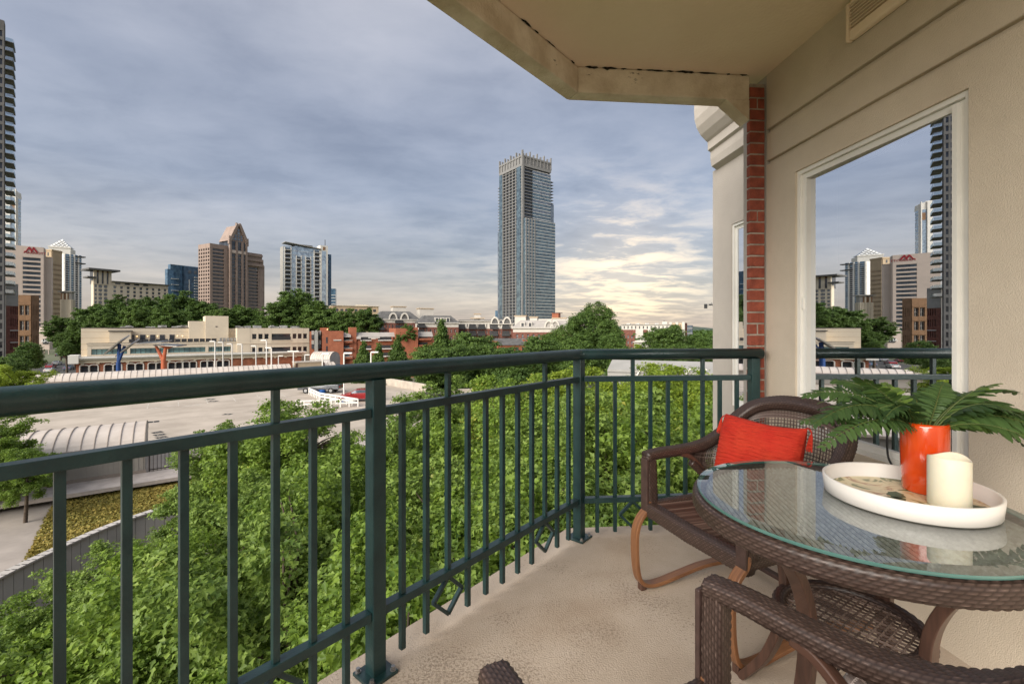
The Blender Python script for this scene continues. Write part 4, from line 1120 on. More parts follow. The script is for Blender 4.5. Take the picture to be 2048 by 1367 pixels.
# white guard rails
gr = empty('guard_rail', (0, 0, DZ), label='white zigzag guard rail round the ramp in front of the red car', cat='guard rail')
gpts = [pz(x, y, DZ + .8) for x, y in ((618, 776), (640, 786), (716, 798), (590, 802))]
for z_ in (0, -.35):
    for i in range(3):
        a_, b_ = gpts[i].copy(), gpts[i+1].copy(); a_.z = b_.z = .8 + z_; MB().bar(a_, b_, .1, .16).build('rail', m_wm, gr)
for i in range(3):
    for k in range(7):
        p = gpts[i].lerp(gpts[i+1], k/7); MB().box(p.x - .05, p.x + .05, p.y - .05, p.y + .05, 0, .8).build('rail_post', m_wm, gr)
bb = pz(637, 784, DZ); tag(MB().box(-.3, .3, -.3, .3, 0, .1).box(-.26, .26, -.26, .26, .1, 1.5).box(-.3, .3, -.3, .3, 1.5, 1.62).build('pay_station', m_blue, None, (bb.x, bb.y, DZ)), 'square blue pay box standing beside the grey pickup', 'pay box')
# ---- solar trees
m_pvf = M('solar_frame', (.42, .40, .38), .4, .1, 3, metal=.6); m_pv = M('solar_cells', (.025, .03, .045), .2, .1, 3)
def panel(parent, c, n, w, l, roll=0):
    n = Vector(n).normalized(); x = Vector((1, 0, 0)) - n*n.x; x.normalize(); y = n.cross(x)
    x, y = x*math.cos(roll) + y*math.sin(roll), y*math.cos(roll) - x*math.sin(roll); c = Vector(c)
    f = MB().obox(c, x*l, y*w, n*.09).build('solar_panel', m_pvf, parent)
    for i in range(-1, 2): MB().obox(c + x*l*.62*i + n*.1, x*l*.29, y*w*.93, n*.012).build('solar_cell', m_pv, f)
m_orn = M('orange_steel', (.62, .16, .07), .5, .1, 2); m_blu = M('blue_steel', (.012, .055, .20), .45, .1, 2)
b1_ = px(237, 738, 78); sb_ = empty('solar_tree', (b1_.x, b1_.y, b1_.z - 3), label='blue steel solar tree with steeply tilted panels', cat='solar tree', group='solar trees on the deck')
hS = 3 + (738 - 683)*78/910
MB().tube([(0, 0, 0), (0, 0, hS*.55)], [.36, .33], 12).build('trunk', m_blu, sb_); MB().tube([(0, 0, hS*.5), (.15, 0, hS*.95)], .26, 10).build('branch', m_blu, sb_); MB().tube([(0, 0, hS*.55), (.9, .2, hS*.9)], .24, 10).build('branch', m_blu, sb_)
panel(sb_, (-.1, -.3, hS*.93), (-.56, -.35, .74), 1.0, 2.4, 0.0); panel(sb_, (1.0, .6, hS*.86), (-.56, -.35, .74), 1.0, 2.1, 0.0)
b2 = px(327, 732, 82); so_ = empty('solar_tree', (b2.x, b2.y, b2.z - 3), label='orange steel solar tree with two flat panels', cat='solar tree', group='solar trees on the deck')
hS = 3 + (732 - 690)*82/910
MB().tube([(0, 0, 0), (0, 0, hS*.62)], [.42, .36], 12).build('trunk', m_orn, so_)
MB().tube([(0, 0, hS*.58), (-1.5, 0, hS*1.02)], [.32, .2], 10).build('branch', m_orn, so_); MB().tube([(0, 0, hS*.58), (.45, 0, hS*.98)], [.34, .24], 10).build('branch', m_orn, so_)
panel(so_, (-1.7, 0, hS*1.08), (-.06, -.10, .99), 1.3, 2.3); panel(so_, (.9, .4, hS*1.0), (.05, -.05, 1), 1.3, 2.1); MB().lathe([(.24, hS*.90), (1.3, hS*.985), (.1, hS*.985)], 16, c=(.5, .3, 0)).build('collar', m_orn, so_)

# ---- cars
m_tyre = M('tyre', (.02, .02, .02), .85); m_rim = M('wheel_rim', (.45, .45, .46), .35, .1, 8, metal=.8); m_cg = glassM('car_glass', (.10, .12, .14), .3)
m_hl = M('lamp_lens', (.75, .72, .66), .15); m_tl = M('tail_lens', (.45, .02, .015), .2)
def car(name, loc, yaw, paint, label, style='sedan', group=None, detail=True):
    o = empty(name, loc, yaw, label, 'pickup' if style == 'pickup' else 'car', group)
    L_, W_ = (5.4, 1.95) if style == 'pickup' else (4.6, 1.80)
    if style == 'pickup':
        side = [(-2.7, .45), (-2.68, .95), (-2.6, 1.05), (-1.45, 1.12), (-1.15, 1.15), (-.72, 1.78), (.55, 1.82), (.75, 1.14), (2.62, 1.12), (2.66, .5)]
        cab = [(-1.08, 1.16), (-.70, 1.72), (.50, 1.76), (.68, 1.16)]
    else:
        side = [(-2.28, .34), (-2.30, .62), (-2.15, .80), (-1.15, .98), (-.45, 1.38), (.10, 1.45), (.75, 1.42), (1.65, 1.08), (2.20, 1.00), (2.30, .62), (2.28, .34)]
        cab = [(-1.02, 1.0), (-.42, 1.33), (.10, 1.385), (.70, 1.36), (1.45, 1.07)]
    def shell(poly, w0, w1, zt):
        vs = []; n = len(poly)
        for s_ in (-1, 1):
            for x, z in poly:
                t = max(0, min(1, (z - .95)/.5)); vs.append((x, s_*(w0*(1 - t) + w1*t), z))
        fs = [tuple(range(n)), tuple(range(2*n - 1, n - 1, -1))] + [(i, n + i, n + (i+1) % n, (i+1) % n) for i in range(n)]
        return MB().add(vs, fs)
    bd = shell(side, W_/2, W_/2*.74, 1).build('body', paint, o, bevel=.05)
    if style == 'pickup': MB().box(.85, 2.55, -.78, .78, .95, 1.128).build('cargo_bed', m_dark, o)
    gl = shell(cab, W_/2 + .012, W_/2*.74 + .02, 1).build('side_windows', m_cg, o)
    if style != 'pickup':
        MB().add([(-1.06, -.66, .99), (-1.06, .66, .99), (-.47, .58, 1.375), (-.47, -.58, 1.375)], [(0, 3, 2, 1)]).build('windscreen', m_cg, o, (-.02, 0, .015))
        MB().add([(.80, -.58, 1.41), (.80, .58, 1.41), (1.58, .66, 1.09), (1.58, -.66, 1.09)], [(0, 3, 2, 1)]).build('rear_window', m_cg, o, (.03, 0, .02))
    else:
        MB().add([(-1.13, -.72, 1.17), (-1.13, .72, 1.17), (-.74, .64, 1.75), (-.74, -.64, 1.75)], [(0, 3, 2, 1)]).build('windscreen', m_cg, o, (-.03, 0, .01))
    for x in (-L_*.30, L_*.30):
        for s_ in (-1, 1):
            w_ = MB().tube([(0, -.11, 0), (0, .11, 0)], .36 if style == 'pickup' else .32, 18).build('wheel', m_tyre, o, (x, s_*(W_/2 - .09), .36 if style == 'pickup' else .32))
            MB().tube([(0, s_*.09, 0), (0, s_*.122, 0)], .2, 12).build('rim', m_rim, w_)
    for s_ in (-1, 1):
        MB().box(-L_/2 - .02, -L_/2 + .22, s_*.55 - .18, s_*.55 + .18, .62, .78).build('headlight', m_hl, o, bevel=.03)
        MB().box(L_/2 - .16, L_/2 + .03, s_*.62 - .18, s_*.62 + .18, .72, .90).build('tail_light', m_tl, o, bevel=.03)
        MB().box(-.95, -.78, s_*(W_/2 + .02), s_*(W_/2 + .16), .98, 1.1).build('mirror', paint, o, bevel=.02)
    return o
m_cred = M('car_red', (.26, .012, .014), .28, .05, 2, coat=.8); m_cgr = M('car_grey', (.055, .06, .07), .3, .05, 2, coat=.8)
m_cwh = M('car_white', (.70, .69, .66), .3, .03, 2, coat=.8); m_cbk = M('car_black', (.02, .02, .022), .3, .05, 2, coat=.8); m_cbl = M('car_blue', (.10, .16, .24), .3, .05, 2, coat=.6)
rc = pz(720, 801, DZ); car('parked_car', (rc.x, rc.y, DZ + .003), R(8), m_cred, 'dark red sedan parked on the deck behind the white guard rail')
gc = pz(655, 786, DZ); car('pickup_truck', (gc.x - 1.2, gc.y + .8, DZ + .003), R(2), m_cgr, 'dark grey pickup parked on the deck behind the blue pay box', 'pickup')
ang = math.atan2(rd.y, rd.x)
for (x, y, pm, lb) in ((84, 731, m_cred, 'red sedan on the street at the dark tree'), (102, 736, m_cred, 'red sedan on the street behind the white roofed car'), (114, 729, m_cwh, 'white car ahead of the red cars in the street queue'), (100, 744, m_cwh, 'white car last in the street queue by the vaulted canopy'), (138, 739, m_cbl, 'slate blue van like car waiting beside the brick block'), (128, 716, m_cbk, 'black car far up the street under the trees'), (118, 712, m_cgr, 'grey car farthest up the street')):
    p = pz(x, y, .02); car('street_car', (p.x, p.y, .02), ang + R(180), pm, lb, group='cars queueing in the street')
# ================================================================ buildings
class Bld:
    """box building: corner M on the ray of column pM at depth D; face A runs left of M, face B right of M"""
    def __init__(s, name, label, pL, pM, pR, D, delta, cat='building', group=None, depth=None, z0=0.0, th=None):
        az = math.atan((pM - 1024)/FPX); th = th if th is not None else az + R(delta); s.th = th; s.D = D
        Mx = (pM - 1024)/FPX*D; s.M = Vector((Mx, D, z0)); c, sn = math.cos(th), math.sin(th)
        tL, tR = ((pM if pL is None else pL) - 1024)/FPX, (pR - 1024)/FPX
        s.WA = (Mx - tL*D)/(c + tL*sn) if pL is not None and pL < pM else (depth or 15)
        s.WB = (tR*D - Mx)/(sn - tR*c) if pR > pM else (depth or 15)
        s.dA = Vector((-c, sn, 0)); s.dB = Vector((sn, c, 0)); s.z0 = z0
        s.o = empty(name, s.M, -th, label, cat, group)
    def z(s, y, D=None): return CZ - (y - HOR)*(D or s.D)/FPX - s.z0
    def sA(s, p):            # distance along face A from its left end
        t = (p - 1024)/FPX; c, sn = math.cos(s.th), math.sin(s.th); return s.WA - (s.M.x - t*s.M.y)/(c + t*sn)
    def sB(s, p, off=0.0):
        t = (p - 1024)/FPX; c, sn = math.cos(s.th), math.sin(s.th)
        mx, my = s.M.x + c*off, s.M.y - sn*off; return (t*my - mx)/(sn - t*c)
    def fb(s, mb, face, s0, s1, z0, z1, o0, o1, m=0):
        if face == 'A': return mb.box(-s.WA + s0, -s.WA + s1, -o1, -o0, z0, z1, m)
        return mb.box(o0, o1, s0, s1, z0, z1, m)
    def part(s, name, mat, face, s0, s1, z0, z1, o0, o1, bevel=0): return s.fb(MB(), face, s0, s1, z0, z1, o0, o1).build(name, mat, s.o, bevel=bevel)
    def core(s, z1, mat, name='core', z0=0.0, ins=0.0): return MB().box(-s.WA + ins, -ins, ins, s.WB - ins, z0, z1).build(name, mat, s.o)
    def W(s, f): return s.WA if f == 'A' else s.WB
    def facade(s, face, cols, rows, z0, z1, t, wall, glass, one=True, o=0.0, s0=0.0, s1=None, wname='window', mull=None, sill=None, wallname='wall'):
        """wall skin of thickness t with openings; a pane set back in each opening"""
        s1 = s.W(face) if s1 is None else s1; mb = MB(); e = s0
        for (a, b) in cols:
            if a > e: s.fb(mb, face, e, a, z0, z1, o, o + t)
            e = b; f = z0
            for (c, d) in rows:
                if c > f: s.fb(mb, face, a, b, f, c, o, o + t - .02)
                f = d
            if z1 > f: s.fb(mb, face, a, b, f, z1, o, o + t - .02)
        if s1 > e: s.fb(mb, face, e, s1, z0, z1, o, o + t)
        mb.build(wallname, wall, s.o)
        cache = {}; stuff = MB()
        for (a, b) in cols:
            for (c, d) in rows:
                if not one: s.fb(stuff, face, a, b, c, d, o - .02, o + .05); continue
                k = (round(b - a, 2), round(d - c, 2))
                if k not in cache:
                    w, h = b - a, d - c; q = MB()
                    if face == 'A': q.box(-w/2, w/2, -.06, .0, 0, h)
                    else: q.box(0, .06, -w/2, w/2, 0, h)
                    fr = MB(); nv = mull or 1
                    for i in range(nv + 1):
                        x = -w/2 + w*i/nv; hw = .035 if 0 < i < nv else .06
                        xa, xb = max(-w/2, x - hw), min(w/2, x + hw)
                        fr.box(xa, xb, -.11, -.055, 0, h) if face == 'A' else fr.box(.055, .11, xa, xb, 0, h)
                    for zz in (0, h*.5, h):
                        za, zb = max(0, zz - .04), min(h, zz + .04)
                        fr.box(-w/2 + .06, w/2 - .06, -.108, -.056, za, zb) if face == 'A' else fr.box(.056, .108, -w/2 + .06, w/2 - .06, za, zb)
                    cache[k] = (q.mesh('window', glass), fr.mesh('window_frame', m_wm if sill is None else sill))
                m = (a + b)/2; loc = (-s.WA + m, -o, c) if face == 'A' else (o, m, c)
                w_ = put(wname, cache[k][0], s.o, loc)
                if sill is not False and mull: put('window_frame', cache[k][1], w_)
        if not one and stuff.f: x = stuff.build('window_grid', glass, s.o); x['kind'] = 'stuff'
def even(a, b, n, f): st = (b - a)/n; return [(a + st*(i + .5 - f/2), a + st*(i + .5 + f/2)) for i in range(n)]

g_dark = glassM('glass_dark', (.09, .10, .115), .35); g_blue = glassM('glass_blue', (.16, .28, .40), .55); g_grey = glassM('glass_grey', (.22, .26, .30), .45)
g_teal = glassM('glass_teal', (.22, .38, .38), .4); g_pale = glassM('glass_pale', (.50, .60, .68), .6)
c_conc = M('tower_concrete', (.34, .325, .30), .85, .1, .3); c_pink = M('pink_precast', (.60, .49, .42), .85, .06, .12); c_beige = M('beige_precast', (.50, .375, .245), .85, .08, .2)
c_cream = M('cream_stucco', (.62, .535, .415), .9, .05, .25, bump=.1, bscale=8); c_brown = M('brown_granite', (.31, .23, .19), .6, .1, .3); c_ritz = M('pale_stone', (.62, .54, .42), .85, .05, .2)
c_white = M('white_render', (.70, .665, .61), .8, .05, .3); c_or = M('orange_brick', (.33, .115, .062), .9, .16, 1.2, c2=(.26, .085, .046)); c_dkbr = M('dark_brick', (.21, .085, .062), .9, .2, 1.0)
c_bro = M('brown_brick', (.27, .155, .085), .9, .12, .6); c_slate = M('slate_roof', (.13, .125, .12), .8, .2, .8); c_grroof = M('grey_mansard', (.36, .33, .30), .7, .08, .5)
c_blk = M('dark_metal', (.04, .04, .042), .5, .1); c_olds = M('old_brick', (.33, .12, .065), .9, .2, 1.0)

# --- tall condo tower at the left edge of the view
t = Bld('condo_tower', 'very tall grey concrete condo tower with stacked balconies left of the street', -300, 8, 10, 150, 4, depth=18)
c_tow = M('grey_tower_concrete', (.22, .21, .20), .85, .12, .3); fh = 3.1; nF = 36; ZT_ = nF*fh
t.core(ZT_ + 3.0, g_grey, 'glass_core', ins=.4); t.core(ZT_ + 9, c_conc, 'crown_block', z0=ZT_ + 3, ins=6)
t.facade('A', even(0, t.WA, 26, .62), [(k*fh + .7, k*fh + 2.7) for k in range(1, nF)], 0, ZT_ + 3, .5, c_tow, g_dark, one=False, o=-.4)
t.facade('B', even(0, t.WB, 8, .55), [(k*fh + .6, k*fh + 2.8) for k in range(3, nF)], 0, ZT_ + 3, .5, c_tow, g_grey, one=False, o=-.4)
m_bg = paneM('balcony_glass', .35, (.55, .65, .68))
bal = MB().box(-.2, 2.0, 0, 7.6, 0, .22).mesh('balcony', c_tow); bgl = MB().box(1.92, 1.97, .05, 7.55, .28, 1.35).box(.15, 1.8, .03, .08, .28, 1.35).box(.15, 1.8, 7.5, 7.55, .28, 1.35).mesh('balcony_glass', m_bg)
bal2 = MB().box(-3.2, 3.2, -1.8, .0, 0, .28).mesh('balcony', c_tow); bgl2 = MB().box(-3.15, 3.15, -1.75, -1.7, .28, 1.35).mesh('balcony_glass', m_bg)
for k in range(8, nF):
    o_ = put('balcony', bal, t.o, (.12, 1.0, k*fh)); put('balustrade', bgl, o_)
    for j in range(5):
        o_ = put('balcony', bal2, t.o, (-9 - j*15.5, -.1, k*fh)); put('balustrade', bgl2, o_)
# brick and concrete podium at the foot of the tower
t = Bld('brick_block', 'dark red brick block with grey upper storey at the foot of the condo tower', 2, 12, 36, 158, 52)
z1 = t.z(611); z2 = t.z(566)
t.core(z2, g_dark, 'glass_core', ins=.4)
t.facade('B', even(t.WB*.3, t.WB, 4, .5), [(1.5 + k*4.2, 4.1 + k*4.2) for k in range(int(z1//4.2))], 0, z1, .5, c_dkbr, g_dark, o=-.4, mull=2)
t.facade('A', [], [], 0, z2, .5, c_conc, g_dark, o=-.4); t.part('upper_storey', c_conc, 'B', 0, t.WB, z1 + .01, z2, -.4, .12)
for k in range(3): t.part('string_course', c_white, 'B', t.WB*.3, t.WB, 4.2 + k*4.2 - .15, 4.2 + k*4.2 + .1, .11, .22)
# brown office block
t = Bld('office_block', 'square brown brick office block with paired windows beside the street', 36, 62.5, 77, 172, 30)
zt = t.z(590); t.core(zt - .5, g_dark, 'glass_core', ins=.4); nr = 4; f_ = (zt - 3)/nr
rows = [(1.2 + k*f_, 1.2 + k*f_ + f_*.62) for k in range(nr)]
t.facade('A', [(t.WA*.14, t.WA*.47), (t.WA*.55, t.WA*.86)], rows, 0, zt, .6, c_bro, g_dark, o=-.4, mull=2)
t.facade('B', even(t.WB*.1, t.WB*.95, 4, .35), rows, 0, zt, .6, c_bro, g_dark, o=-.4, mull=1)
for zz in rows: t.part('string_course', c_bro, 'A', 0, t.WA, zz[1] + .25, zz[1] + .6, .19, .34)
# --- pale hotel slab with the red emblem
t = Bld('hotel_slab', 'pinkish hotel slab with recessed window bands and red emblem at its top', 4, 87.5, 90, 292, 4, depth=9)
zt = t.z(495); t.core(zt - .5, g_dark, 'glass_core', ins=.5)
a_, b_ = t.sA(45.5), t.sA(81.5); fh = 9.25*292/FPX; rows = [(t.z(519.5) - k*fh - fh*.34, t.z(519.5) - k*fh + fh*.30) for k in range(16)][::-1]
t.facade('A', [(a_, b_)], rows, 0, zt, 1.0, c_pink, g_grey, o=-.5, mull=6, sill=c_blk)
t.part('side_wall', c_pink, 'B', 0, t.WB, 0, zt - .3, -.5, .5)
m_red = M('emblem_red', (.35, .02, .03), .6); R_ = MATS['emblem_red']
def emblem(par, x, z, s, y):
    # two leaning peaks drawn with broad strokes
    def stroke(pts, w):
        for i in range(len(pts) - 1):
            p, q = pts[i], pts[i+1]; MB().bar((x + p[0]*s, y, z + p[1]*s), (x + q[0]*s, y, z + q[1]*s), w*s, .25, up=(0, 1, 0)).build('emblem_stroke', R_, par)
    stroke([(-1.0, -.55), (-.72, -.50), (-.28, .42)], .20); stroke([(-.30, .5), (.22, -.5)], .30); stroke([(.12, -.5), (.36, .42)], .18); stroke([(.34, .5), (.92, -.52)], .30)
emblem(t.o, -t.WA + t.sA(62), t.z(501), 2.9, -.66)
text('emblem_lettering', 'MARRIOTT', 2.0, R_, t.o, (-t.WA + t.sA(70), -.56, t.z(507.6)), ext=.08)
t = Bld('hotel_wing', 'blank pinkish hotel wing standing beside the emblem slab', 88, 104, 106, 296, 6, depth=9)
t.core(t.z(515), c_pink, 'wall'); t.part('joint', c_conc, 'A', t.WA*.02, t.WA*.05, 0, t.z(515), .0, .15); t.part('roof_coping', c_pink, 'A', 0, t.WA, t.z(515), t.z(514.2), -.5, .2)
# hotel entrance block with sign
t = Bld('entrance_block', 'low pale block with slanted top and dark sign in white letters', 76, 99, 105, 232, 20)
zt = t.z(664); t.core(zt, c_pink, 'wall', z0=2.5); MB().extrude([(-t.WA, 0, zt + .01), (0, 0, zt + .01), (-t.WA*.1, t.WB*.5, zt + 2.2), (-t.WA, t.WB*.5, zt + 2.2)], (0, .4, 0)).build('slanted_roof', c_pink, t.o)
for i in range(3): t.part('column', c_pink, 'A', t.WA*(.1 + .38*i), t.WA*(.17 + .38*i), 0, 2.5, -.6, -.1)
t.part('sign_panel', c_blk, 'A', t.sA(86), t.sA(97), t.z(687.5), t.z(677.5), .02, .3); text('sign_lettering', 'AMS', 1.9, m_ltr, t.o, (-t.WA + t.sA(91.5), -.34, t.z(682)), ext=.03)
# beige tower behind the hotel
t = Bld('beige_tower', 'tan concrete tower with stacked horizontal windows behind the hotel wing', 86, 104, 123, 335, 40)
zt = t.z(502); t.core(zt - 1, g_dark, 'glass_core', ins=.5); fh = 3.6; n = int((zt - 8)/fh)
rows = [(2 + k*fh, 2 + k*fh + 1.5) for k in range(n)]
t.facade('A', even(0, t.WA, 3, .75), rows, 0, zt, .9, c_beige, g_dark, one=False, o=-.5); t.facade('B', even(0, t.WB, 9, .55), rows, 0, zt, .9, c_beige, g_dark, one=False, o=-.5)
t.part('parapet', c_beige, 'A', -.5, t.WA + .5, zt, zt + 1.2, -1, .7); t.part('parapet', c_beige, 'B', 0, t.WB, zt, zt + 1.2, -1, .7)
for i in range(2): t.part('parapet_opening', c_blk, 'A', t.WA*(.15 + .4*i), t.WA*(.3 + .4*i), zt - 3.5, zt - 1, .3, .45)
# crescent white tower
t = Bld('glass_spire', 'white framed glass tower with curved shoulder rising behind the hotel', 12, 33, 42, 640, 25)
zt = t.z(395); n = 40
t.core(zt, g_pale, 'glass_core'); 
for (s0, s1) in ((0, .45), (.9, 1.0)): t.part('white_fin', c_white, 'A', t.WA*s0, t.WA*s1, 0, t.z(378), -.2, 1.4)
t.part('white_fin', c_white, 'B', 0, t.WB*.16, 0, t.z(383), -.2, 1.0)
MB().extrude([(-t.WA, 0, zt), (0, 0, zt), (-t.WA*.05, 0, t.z(383)), (-t.WA*.5, 0, t.z(377)), (-t.WA, 0, t.z(376))], (0, 12, 0)).build('curved_crown', c_white, t.o)
gb = MB(); [t.fb(gb, 'B', t.WB*.16, t.WB, zt*k/n, zt*k/n + .6, 0, .3) for k in range(n)]; gb.build('floor_lines', c_white, t.o)['kind'] = 'stuff'
t.part('dark_slot', c_bro, 'A', t.WA*.55, t.WA*.85, t.z(418), t.z(402), -.1, .4)
# pyramid topped tower and glass condo in front
t = Bld('pyramid_tower', 'cream tower with white glass pyramid roof behind the glass condo', 97, 141, 151, 640, 14)
zt = t.z(497); t.core(zt, c_white, 'shaft'); cx, cy = -t.WA/2, t.WB/2; pk = t.z(477)
q = [(-t.WA*.97, 1, zt + 2), (-.03*t.WA, 1, zt + 2), (-.03*t.WA, t.WB - 1, zt + 2), (-t.WA*.97, t.WB - 1, zt + 2), (cx, cy, pk)]
MB().add(q, [(0, 1, 4), (1, 2, 4), (2, 3, 4), (3, 0, 4)]).build('pyramid_roof', M('white_lattice_glass', (.78, .78, .76), .4, .06, .2), t.o); t.part('roof_ledge', c_white, 'A', -.5, t.WA + .5, zt, zt + 2, -1, .6)
for f in (.2, .4, .6, .8):
    for e in (0, 1):
        a_ = Vector(q[0]).lerp(Vector(q[1]), f); b_ = Vector(q[4]).lerp(Vector(q[1 if e else 0]), f if e else 1 - f)
        MB().bar(a_ + Vector((0, -.3, .1)), b_ + Vector((0, -.3, .1)), .5, .5).build('lattice_bar', c_conc, t.o)
t = Bld('glass_condo', 'blue glass condo tower with white floor edges and small roof wings', 122, 128, 163, 470, 70)
zt = t.z(507); n = 38; fh = zt/n; t.core(zt, g_blue, 'glass_core')
for k in range(1, n): t.part('floor_edge', c_white, 'B', -.2, t.WB + .2, k*fh - .28, k*fh + .22, -.2, .9 if k % 2 else .8)
for s_ in (0.0, .31, .55, .78): t.part('white_fin', c_white, 'B', t.WB*s_, t.WB*s_ + .9, 0, zt, .0, 1.2)
for s_ in (.06, .60): t.part('balcony_recess', g_dark, 'B', t.WB*s_, t.WB*(s_ + .16), 4, zt - 6, .0, .35)
t.part('side_wall', c_white, 'A', 0, t.WA, 0, zt, 0, .3)
for zz in (zt - 2, zt - 9): t.part('roof_wing', c_blk, 'B', t.WB*.6, t.WB + 3, zz, zz + 1.0, -4, 1.5)
t = Bld('ribbed_block', 'grey ribbed block with flat overhanging roof below the glass condo', 121, 143, 149, 305, 28)
zt = t.z(584); t.core(zt - .2, c_conc, 'core')
for i in range(9): t.part('rib', c_ritz, 'A', t.WA*i/8.6, t.WA*i/8.6 + .5, 0, zt - 5, .0, .5)
for i in range(4): t.part('rib', c_ritz, 'B', t.WB*i/3.6, t.WB*i/3.6 + .4, 0, zt - 5, .0, .5)
for k in range(7): t.part('spandrel', c_beige, 'A', 0, t.WA, 2 + k*3.6, 2.9 + k*3.6, .0, .25)
for k in range(2): t.part('pale_column', c_ritz, 'A', t.WA*(.2 + .35*k), t.WA*(.2 + .35*k) + .7, zt - 5, zt - .8, .0, .55)  # pale stone columns in front of the top storey
t.part('top_storey', c_bro, 'A', t.WA*.05, t.WA*.75, zt - 5, zt - .8, .0, .3); t.part('roof_slab', c_conc, 'A', -1, t.WA + 1, zt - .1, zt + .6, -t.WB - 1, 1.2)
# --- long pale hotel with corner pavilion
t = Bld('pavilion_hotel', 'long cream stone hotel with corner pavilion and wide flat eaves above the trees', 183, 187.5, 336, 400, 74)
zm = t.z(560); zp = t.z(540); sp = t.sB(223); t.core(zm - .5, g_dark, 'glass_core', ins=.6); fh = 3.55
rows = [(t.z(571.5) - k*fh - 1.15, t.z(571.5) - k*fh + 1.15) for k in range(12)][::-1]
cols = []
for i in range(3): c = sp*(.22 + .30*i); cols += [(c - 2.3, c - .5), (c + .5, c + 2.3)]
cols = [c for c in cols if c[1] < sp - .3]
t.facade('B', cols, rows, 0, t.z(567), .8, c_ritz, g_grey, o=-.6, s1=sp, mull=1)
t.facade('B', even(sp, t.WB, 9, .44), rows, 0, t.z(567), .8, c_ritz, g_grey, o=-.6, s0=sp, mull=1)
t.facade('A', [], [], 0, zm, .8, c_ritz, g_grey, o=-.6)
t.part('string_course', c_ritz, 'B', -.4, t.WB, t.z(567) - .3, t.z(567) + .3, -.6, .5)
t.part('attic_storey', c_ritz, 'B', sp, t.WB, t.z(567) + .3, t.z(561), -.6, .1)
for (a_, b_) in even(sp + 1, t.sB(300), 4, .55): t.part('attic_window', g_dark, 'B', a_, b_, t.z(566) + .3, t.z(562), .0, .18)
t.part('eave', c_slate, 'B', sp, t.WB + 2, t.z(560.5), t.z(559), -14, 2.0)
t.part('pavilion_core', g_dark, 'B', .6, sp - .6, t.z(567) + .3, zp, -sp + 1, -.6)
for i in range(4): t.part('pavilion_column', c_ritz, 'B', (sp - 2)*i/3, (sp - 2)*i/3 + 2, t.z(567) + .3, zp, -1.2, .2)
t.part('pavilion_roof', c_slate, 'B', -4.5, sp + 5, zp, zp + 1.5, -sp - 3, 4.5); t.part('pavilion_frieze', c_dkbr, 'B', 0, sp, zp - 1.6, zp - .1, -1, -.3)
t.part('pavilion_brow', c_slate, 'B', -5, 1, t.z(556), t.z(553), -8, 3)
# --- blue glass mid tower
t = Bld('blue_glass_tower', 'dark blue glass apartment tower behind the oak trees', 336, 341, 398, 520, 66)
zt = t.z(528); n = 26; fh = zt/n; t.core(zt, g_blue, 'glass_core')
t.part('dark_volume', glassM('glass_navy', (.05, .10, .16), .5), 'B', t.WB*.36, t.WB, 0, zt - 1, .0, 2.2)
t.part('lower_wing', g_blue, 'A', t.WA*.0, t.WA, 0, t.z(538), .0, 3)
for k in range(8, n - 3):
    t.part('balcony', c_white, 'B', t.WB*.78, t.WB + 1, k*fh, k*fh + .5, 2.2, 4.0)
    if k % 2: t.part('balcony', c_white, 'B', t.WB*.02, t.WB*.26, k*fh, k*fh + .45, .0, 1.6)
for i in range(2): t.part('dark_window', g_dark, 'B', t.WB*(.58 + .2*i), t.WB*(.68 + .2*i), zt - 9, zt - 5, 2.15, 2.3)
t.part('white_strip', c_white, 'B', t.WB*.60, t.WB*.62, 10, zt - 16, 2.15, 2.4)
# --- brown granite tower with steep gable
t = Bld('gabled_tower', 'brown granite office tower with steep pointed gable and dark window bays', 397, 420, 524, 392, 62)
zt = t.z(486); fh = 7.25*392/FPX; n = int(zt/fh); B_ = t.sB
t.core(t.z(494), g_dark, 'glass_core', ins=.8)
t.part('left_mass', g_dark, 'B', .8, B_(453), t.z(494) - 1, zt - .6, -t.WA + 1, -.8)
rows = [(zt - 4 - k*fh - fh*.62, zt - 4 - k*fh) for k in range(n - 1)][::-1]
rows = [r for r in rows if r[0] > .5]
t.facade('B', [(B_(425), B_(448))], rows, 0, zt, 1.0, c_brown, g_dark, o=-.8, s1=B_(456), mull=3, sill=c_brown)
zr = t.z(493); rr_ = [r for r in rows if r[1] < zr - 10]
t.facade('B', [(B_(497), B_(516))], rr_, 0, zr, 1.0, c_brown, g_dark, o=-.8, s0=B_(491), mull=3, sill=c_brown)
t.facade('A', even(0, t.WA, 5, .62), rows, 0, zt, 1.0, c_brown, g_grey, one=False, o=-.8)
t.part('corner_step', c_brown, 'B', B_(519), t.WB + 1.2, 0, t.z(505), -12, .4); t.part('corner_step', c_brown, 'B', B_(522), t.WB + 2.4, 0, t.z(518), -10, .1)
for k in range(3): t.part('stepped_ledge', c_brown, 'B', B_(492), t.WB + .4*k, zr - 3 - k*4.6, zr - 1 - k*4.6, .2, 1.2 + .3*k)
ga, gz, gb_ = B_(456), t.z(475), B_(491)
t.part('centre_core', g_dark, 'B', ga + 1.2, gb_ - 1.2, 0, gz, -t.WA + 2, 2.2)
for a_ in (ga, (ga*2 + gb_)/3, (ga + gb_*2)/3, gb_ - 1.6): t.part('pilaster', c_brown, 'B', a_, a_ + 1.6, 0, gz + (2 if a_ in (ga, gb_ - 1.6) else 0), 1.0, 3.2)
for k in range(n): 
    if (k*fh + 2) < t.z(500): t.part('mullion_band', c_brown, 'B', ga + 1.6, gb_ - 1.6, k*fh + 2, k*fh + 2.35, 2.2, 2.5)
t.part('arch_panel', c_pink, 'B', ga + 1.6, gb_ - 1.6, t.z(500), t.z(494), 2.2, 3.0)
gm_ = (ga + gb_)/2; pk = t.z(441)
